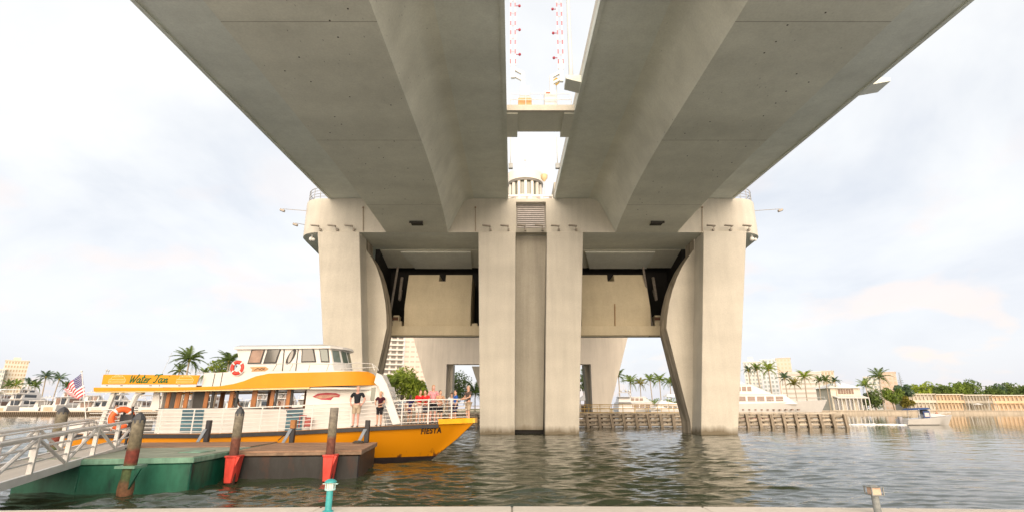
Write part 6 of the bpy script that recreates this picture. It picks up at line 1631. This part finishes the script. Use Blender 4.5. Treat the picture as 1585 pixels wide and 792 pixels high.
# ================================================================== YACHTS
YW = M('yacht_white', (.57, .555, .535), .3, .04, 1, coat=.3); YG = glass('yacht_glass', (.03, .035, .04), .08); YGB = M('yacht_glass_brown', (.20, .13, .10), .25, .2, 1); YS_ = M('yacht_shade', (.55, .53, .50), .4, .05)
YC = M('canvas_white', (.74, .73, .71), .8, .08, 1)
def yacht(label, loc, rz, L, beam, free, tiers, win=YG, hullmat=YW, stripe=None, arch=True, group=None, ports=0, name='yacht', cat='yacht', both=False):
    """bow towards +x; tiers: (x0, x1, z0, z1, half width, rake front, rake aft, windows)"""
    t = thing(name, label, cat, loc, rz, group)
    loops = []
    for f in np.linspace(0, 1, 13):
        x = -L / 2 + L * f
        q = max(0, (f - .45) / .55)
        w = beam / 2 * (1 - q ** 2.4) + .04
        w0 = beam / 2 * .86 * (1 - q ** 1.5) + .02
        sh = free * (1 + .38 * f ** 2); xr = -free * .9 * q
        loops.append([(x, -w, sh), (x + xr * .5, -(w * .6 + w0 * .4), sh * .5), (x + xr, -w0, .0), (x + xr, -w0 * .5, -.6), (x + xr, w0 * .5, -.6), (x + xr, w0, 0), (x + xr * .5, w * .6 + w0 * .4, sh * .5), (x, w, sh)])
    MB().loft(loops).build('hull', hullmat, t, smooth=35)
    if stripe:
        MB().loft([[(x * 1, y * 1.012, z) for x, y, z in (l[2], (l[2][0], l[2][1], .22), (l[5][0], l[5][1], .22), l[5])] for l in loops[:-1]]).build('boot_stripe', stripe, t)
    for k in range(ports):
        x = -L * .38 + L * .62 * k / max(1, ports - 1)
        MB().box(x - .22, x + .22, -beam / 2 * .985 - .05, -beam / 2 * .8, free * .55, free * .55 + .35).build('porthole', win, t)
    for (x0, x1, z0, z1, w, rf, ra, nw) in tiers:
        b4 = [(x0, -w, z0), (x1, -w, z0), (x1, w, z0), (x0, w, z0)]; w2 = w * .93
        MB().hexa(b4, [(x0 + ra, -w2, z1), (x1 - rf, -w2, z1), (x1 - rf, w2, z1), (x0 + ra, w2, z1)]).build('deck_house', hullmat if hullmat is YW else YW, t, bevel=.08)
        MB().hexa([(x0 + ra * .2 - .6, -w - .12, z1 + .003), (x1 - rf + .9, -w * .9, z1 + .003), (x1 - rf + .9, w * .9, z1 + .003), (x0 + ra * .2 - .6, w + .12, z1 + .003)], [(x0 + ra - .6, -w, z1 + .16), (x1 - rf + .4, -w * .88, z1 + .16), (x1 - rf + .4, w * .88, z1 + .16), (x0 + ra - .6, w, z1 + .16)]).build('deck_roof', YW, t)
        if nw:
            za, zb = z0 + (z1 - z0) * .32, z0 + (z1 - z0) * .84
            fa, fb = .32, .84
            xs0, xs1 = x0 + ra + .5, x1 - rf - .2
            for k in range(nw):
                a, c = xs0 + (xs1 - xs0) * k / nw, xs0 + (xs1 - xs0) * (k + .80) / nw
                ya, yb = -(w + (w2 - w) * fa) - .012, -(w + (w2 - w) * fb) - .012
                for sd in ((1, -1) if both else (1,)):
                    MB().hexa([(a, sd * ya, za), (c, sd * ya, za), (c, sd * (ya + .05), za), (a, sd * (ya + .05), za)], [(a + .1, sd * yb, zb), (c + .1, sd * yb, zb), (c + .1, sd * (yb + .05), zb), (a + .1, sd * (yb + .05), zb)]).build('window', win, t)
            # raked windscreen
            MB().hexa([(x1 - rf * .34 + .015, -w * .8, za), (x1 - rf * .34 + .015, w * .8, za), (x1 - rf * .34 - .04, w * .8, za), (x1 - rf * .34 - .04, -w * .8, za)], [(x1 - rf * .80 + .015, -w * .76, zb), (x1 - rf * .80 + .015, w * .76, zb), (x1 - rf * .80 - .04, w * .76, zb), (x1 - rf * .80 - .04, -w * .76, zb)]).build('windscreen', win, t)
    if arch and tiers:
        x0, x1, z0, z1, w = tiers[-1][:5]
        xa = x0 + (x1 - x0) * .2
        MB().tube([(xa, -w, z1 - .3), (xa - .5, -w * .9, z1 + 1.2), (xa - .5, w * .9, z1 + 1.2), (xa, w, z1 - .3)], .12, 5).build('radar_arch', YW, t)
        MB().ball((xa - .5, -.6, z1 + 1.7), .38, 8).ball((xa - .5, .7, z1 + 1.6), .28, 8).build('radar_dome', YW, t, smooth=60)
        MB().tube([(xa - .4, 0, z1 + 1.2), (xa - .6, 0, z1 + 3.6)], .03, 4).build('aerial', YW, t)
    h = free * 1.2
    pts = [( -L * .1 + L * .58 * q, -(beam / 2 * (1 - max(0, ((.4 + .58 * q) - .45) / .55) ** 2.4)) * .96, free * (1 + .38 * (.4 + .58 * q) ** 2) + .75) for q in np.linspace(0, 1, 8)]
    r = MB().tube(pts, .03, 4)
    for p in pts: r.tube([p, (p[0], p[1], p[2] - .75)], .022, 4)
    r.build('bow_rail', RAILW, t)
    return t
# large motor yacht moored on the right, bow to the right
xs_, xe_ = at(1060, 635, 140).x, at(1286, 620, 140).x
YL = xe_ - xs_
yacht('very large white motor yacht with four window decks, right of the pier', ((xs_ + xe_) / 2, 141.5, 0), 0, YL, 8.2, 3.3,
      [(-17, 9.5, 3.3, 5.7, 3.7, 3.0, .8, 9), (-14, 3.5, 5.86, 8.2, 3.3, 5.0, .8, 8), (-11, -2.8, 8.36, 10.0, 2.5, 3.0, .6, 4)], win=YGB, stripe=M('boot_red', (.32, .08, .06), .5), ports=16)
# yachts seen under the bridge
t = yacht('white sport yacht with brown windows under the bridge', (at(1000, 620, 150).x, 150, 0), R(-4), 17, 4.8, 1.9, [(-6.5, 4.5, 1.9, 3.7, 2.0, 3.4, .8, 4), (-5.5, 1.5, 3.86, 5.3, 1.7, 2.2, .5, 3)], win=YGB)
t = yacht('white yacht under a sloping white canvas cover by the near pier leg', (at(1046, 620, 138).x, 138, 0), R(3), 15, 4.6, 1.8, [(-5, 2.5, 1.8, 3.2, 1.9, 2.6, .5, 3)], arch=False)
MB().prism([(-6.5, -2.25, 2.0), (6.2, -1.2, 2.35), (-4.2, -1.2, 4.3)], [(-6.5, 2.25, 2.0), (6.2, 1.2, 2.35), (-4.2, 1.2, 4.3)]).build('canvas_cover', YC, t)
MB().hexa([(-3, -1.8, 5.2), (5, -1.8, 5.2), (5, 1.8, 5.2), (-3, 1.8, 5.2)], [(-2.4, -1.2, 5.8), (4.4, -1.2, 5.8), (4.4, 1.2, 5.8), (-2.4, 1.2, 5.8)]).build('canopy', YC, t)
for sx in (-2.5, 4.5):
    for sy in (-1.5, 1.5): MB().tube([(sx, sy, 1.9), (sx, sy, 5.21)], .06, 5).build('canopy_post', YW, t)
yacht('white yacht stern with pale blue shade beside the far pier leg', (at(962, 620, 146).x, 146.5, 0), R(90), 14, 4.4, 1.9, [(-5.5, 3, 1.9, 3.8, 1.9, 2.2, .5, 3), (-4.5, 0, 3.96, 5.2, 1.6, 1.2, .4, 0)])
# sailing masts far off
for px, lab in ((258, 'thin far mast above the marina, left of the big palm'),):
    p = at(px, 545, 230)
# marina yachts on the left, stern to the dock: each its own size and trim
spec = [(-34, 4, 27, 3.0, 0), (6, -3, 30, 3.2, 1), (45, 5, 28, 3.0, 0), (83, -4, 31, 3.3, 1), (121, 3, 26, 2.9, 0), (158, -5, 29, 3.1, 1), (196, 4, 27, 3.0, 0), (234, -2, 30, 3.3, 1), (272, 3, 28, 3.0, 0), (311, -4, 31, 3.2, 1), (350, 4, 28, 3.0, 0), (388, -3, 29, 3.1, 1), (427, 2, 28, 3.0, 0), (466, -2, 27, 3.0, 1)]
what = ['at the left picture edge, mostly cut off', 'below the cream tower with a high flybridge', 'under the low bluish palms', 'under the two tall palms with wide dark doors', 'behind the flag', 'right of the flag behind the stern struts', 'seen through the aft opening of the taxi', 'seen past the aft cabin bulkhead', 'seen through the first cabin windows', 'seen through the window beside the paired posts', 'seen behind the seated person in grey', 'seen through the cabin windows past the middle', 'seen through the forward cabin window', 'seen through the last cabin window']
for i, (px, dr, L, fr, two) in enumerate(spec):
    p = at(px, 625, 196)
    rz = R(90 + dr)
    ry = random.Random(300 + i)
    L *= ry.uniform(.72, 1.05); fr *= ry.uniform(.72, 1.08)
    bw = 5.8 + ry.uniform(0, 1.4); wh_ = bw / 2 * ry.uniform(.78, .9)
    h1, h2 = ry.uniform(2.1, 2.9), ry.uniform(1.7, 2.4)
    tiers = [(-L * ry.uniform(.28, .38), L * ry.uniform(.12, .25), fr, fr + h1, wh_, ry.uniform(2.6, 4.6), ry.uniform(.2, 1.0), ry.choice((1, 2, 3)))]
    if i % 4 != 2: tiers.append((-L * ry.uniform(.18, .32), L * ry.uniform(.02, .12), fr + h1 + .17, fr + h1 + h2, wh_ * .88, ry.uniform(2.2, 3.6), ry.uniform(.2, .9), ry.choice((1, 1, 2))))
    if two and i % 3: tiers.append((-L * .2, L * .02, fr + h1 + h2 + .17, fr + h1 + h2 + 1.5, wh_ * .7, 2.2, .3, 1))
    t = yacht('white motor yacht moored stern to, ' + what[i], (p.x, 195 + L / 2, 0), rz, L, bw, fr, tiers, group='motor yachts moored in the marina', win=YG if i % 3 else YGB, both=True)
    for (x0, x1, z0, z1, w, rf, ra, nw) in tiers:
        nd_ = ry.choice((1, 2, 2))
        for k in range(nd_):
            a, c = -w * .8 + w * 1.5 / nd_ * k, -w * .8 + w * 1.5 / nd_ * (k + ry.uniform(.6, .9))
            MB().box(x0 - .06, x0 + .12, a, c, z0 + .25, z1 - .35).build('aft_door', YG if (i + k) % 4 else YGB, t)
        if ry.random() < .65: MB().box(x0 - ry.uniform(1.4, 3.2), x0 - .62, -w * 1.02, w * 1.02, z1 + .02, z1 + .18).build('overhang', YW, t)
        for sd in (-1, 1): MB().tube([(x0 - 2.1, sd * w * .95, z0 if z0 > fr else fr), (x0 - 2.3, sd * w * .95, z1 + .02)], .07, 5).build('stanchion', RAILW, t)
    zt_ = tiers[-1][3]
    if i % 3 == 0:
        cv = MB().hexa([(-L * .2, -1.9, zt_ + 1.9), (L * .02, -1.7, zt_ + 2.0), (L * .02, 1.7, zt_ + 2.0), (-L * .2, 1.9, zt_ + 1.9)], [(-L * .18, -1.2, zt_ + 2.2), (0, -1.1, zt_ + 2.3), (0, 1.1, zt_ + 2.3), (-L * .18, 1.2, zt_ + 2.2)])
        cv.build('fly_canopy', (YC, M('canvas_blue', (.05, .09, .2), .8, .15), M('canvas_tan', (.42, .34, .24), .8, .15))[(i // 3) % 3], t)
        for sx in (-L * .17, 0):
            for sy in (-1.5, 1.5): MB().tube([(sx, sy, zt_), (sx, sy, zt_ + 1.95)], .05, 4).build('canopy_post', RAILW, t)
    MB().box(-L / 2 - 1.6, -L / 2 + .03, -bw * .40, bw * .40, .3, .55).build('swim_platform', M('teak', (.34, .22, .13), .7, .2, 4), t)
    MB().box(-L / 2 - .05, -L / 2 + .01, -bw * .30, bw * .30, .7, fr * .8).build('transom_door', M('transom_tan', (.50, .36, .25), .5, .2, 2) if i % 2 else YS_, t)
# grey tender on a yacht roof and covered boats stay with their yachts
# small motor boat under way
p = atz(1444, 657, 0)
m = thing('motorboat', 'small white motorboat with a navy bimini top running on the right', 'motorboat', (p.x, p.y + .8, -.05), R(2))
L = 7.6
loops = []
for f in np.linspace(0, 1, 10):
    x = -L / 2 + L * f; q = max(0, (f - .4) / .6); w = 1.25 * (1 - q ** 2.2) + .03; w0 = 1.0 * (1 - q ** 1.4) + .02; sh = .85 + .55 * f ** 1.5; xr = -.8 * q
    loops.append([(x, -w, sh), (x + xr, -w0, .12), (x + xr, 0, -.25), (x + xr, w0, .12), (x, w, sh)])
MB().loft(loops).build('hull', YW, m, smooth=35)
MB().hexa([(-.6, -.95, 1.05), (2.7, -.5, 1.3), (2.7, .5, 1.3), (-.6, .95, 1.05)], [(-.3, -.75, 1.6), (1.7, -.35, 1.55), (1.7, .35, 1.55), (-.3, .75, 1.6)]).build('cuddy', YW, m, bevel=.04)
NAVY = M('canvas_navy', (.03, .06, .16), .8, .15)
MB().hexa([(-2.8, -1.1, 2.05), (.1, -1.1, 2.2), (.1, 1.1, 2.2), (-2.8, 1.1, 2.05)], [(-2.4, -.8, 2.3), (-.2, -.8, 2.42), (-.2, .8, 2.42), (-2.4, .8, 2.3)]).build('bimini_top', NAVY, m, bevel=.04)
for x in (-1.9, -.35):
    for y in (-1.05, 1.05): MB().tube([(x, y, .95), (x + .1, y, 2.2)], .03, 4).build('bimini_pole', RAILW, m)
en = MB().box(-1.3, -.25, -1.07, -1.03, 1.0, 1.95).build('side_curtain', NAVY, m)
MB().box(-1.12, -.45, -1.085, -1.071, 1.18, 1.72).build('curtain_window', M('clear_vinyl', (.55, .48, .48), .3), en)
MB().hexa([(-.25, -.9, 1.55), (.1, -.6, 1.55), (.1, .6, 1.55), (-.25, .9, 1.55)], [(-.4, -.85, 2.15), (-.1, -.6, 2.15), (-.1, .6, 2.15), (-.4, .85, 2.15)]).build('windscreen', glass('vinyl_glass', (.2, .22, .22), .1), m)
MB().box(-L / 2 - .45, -L / 2 + .02, -.25, .25, .2, 1.15).build('outboard', M('outboard_grey', (.30, .30, .32), .4), m, bevel=.05)
MB().tube([(-.2, -.95, 1.35), (1.5, -1.0, 1.65), (3.2, -.55, 1.75), (3.7, 0, 1.8), (3.2, .55, 1.75), (1.5, 1.0, 1.65), (-.2, .95, 1.35)], .02, 4).build('bow_rail', RAILW, m)
mw_ = Matrix.Translation(m.location) @ Matrix.Rotation(R(2), 4, 'Z')
person('person in dark clothes at the helm of the small motorboat, head over the bimini', mw_ @ Vector((-.35, .2, .95)), 1.72, R(90), cloth('dark', (.05, .05, .06)), cloth('grey', (.25, .25, .27)), hair='dark', pose='rail')
person('sunbather with bare back on the bow of the small motorboat', mw_ @ Vector((1.6, 0, 1.5 - .25 * 1.6 - .30)), 1.6, R(100), cloth('sunbather', (.60, .27, .17)), cloth('blackshorts', (.02, .02, .024)), hair='blond', pose='sit')
# foam of its wake
def wake():
    b = MB(); r = random.Random(5)
    for k in range(46):
        x = p.x - 3.6 - r.random() ** 1.5 * 16; s = r.choice((-1, 1)); y = p.y + .8 + s * (.5 + abs(x - p.x + 3) * .09) + r.uniform(-.3, .3)
        w = r.uniform(.25, .9); h = r.uniform(.05, .16)
        b.ball((x, y, .02), 1, 6, sx=w, sy=.12 + w * .12, sz=h)
    o = b.build('wake_foam', M('foam', (.80, .80, .78), .8, .1), None, smooth=60); o['kind'] = 'stuff'
wake()
bake_skins()
# remaining origin bookkeeping is only for building; nothing of it stays in the scene
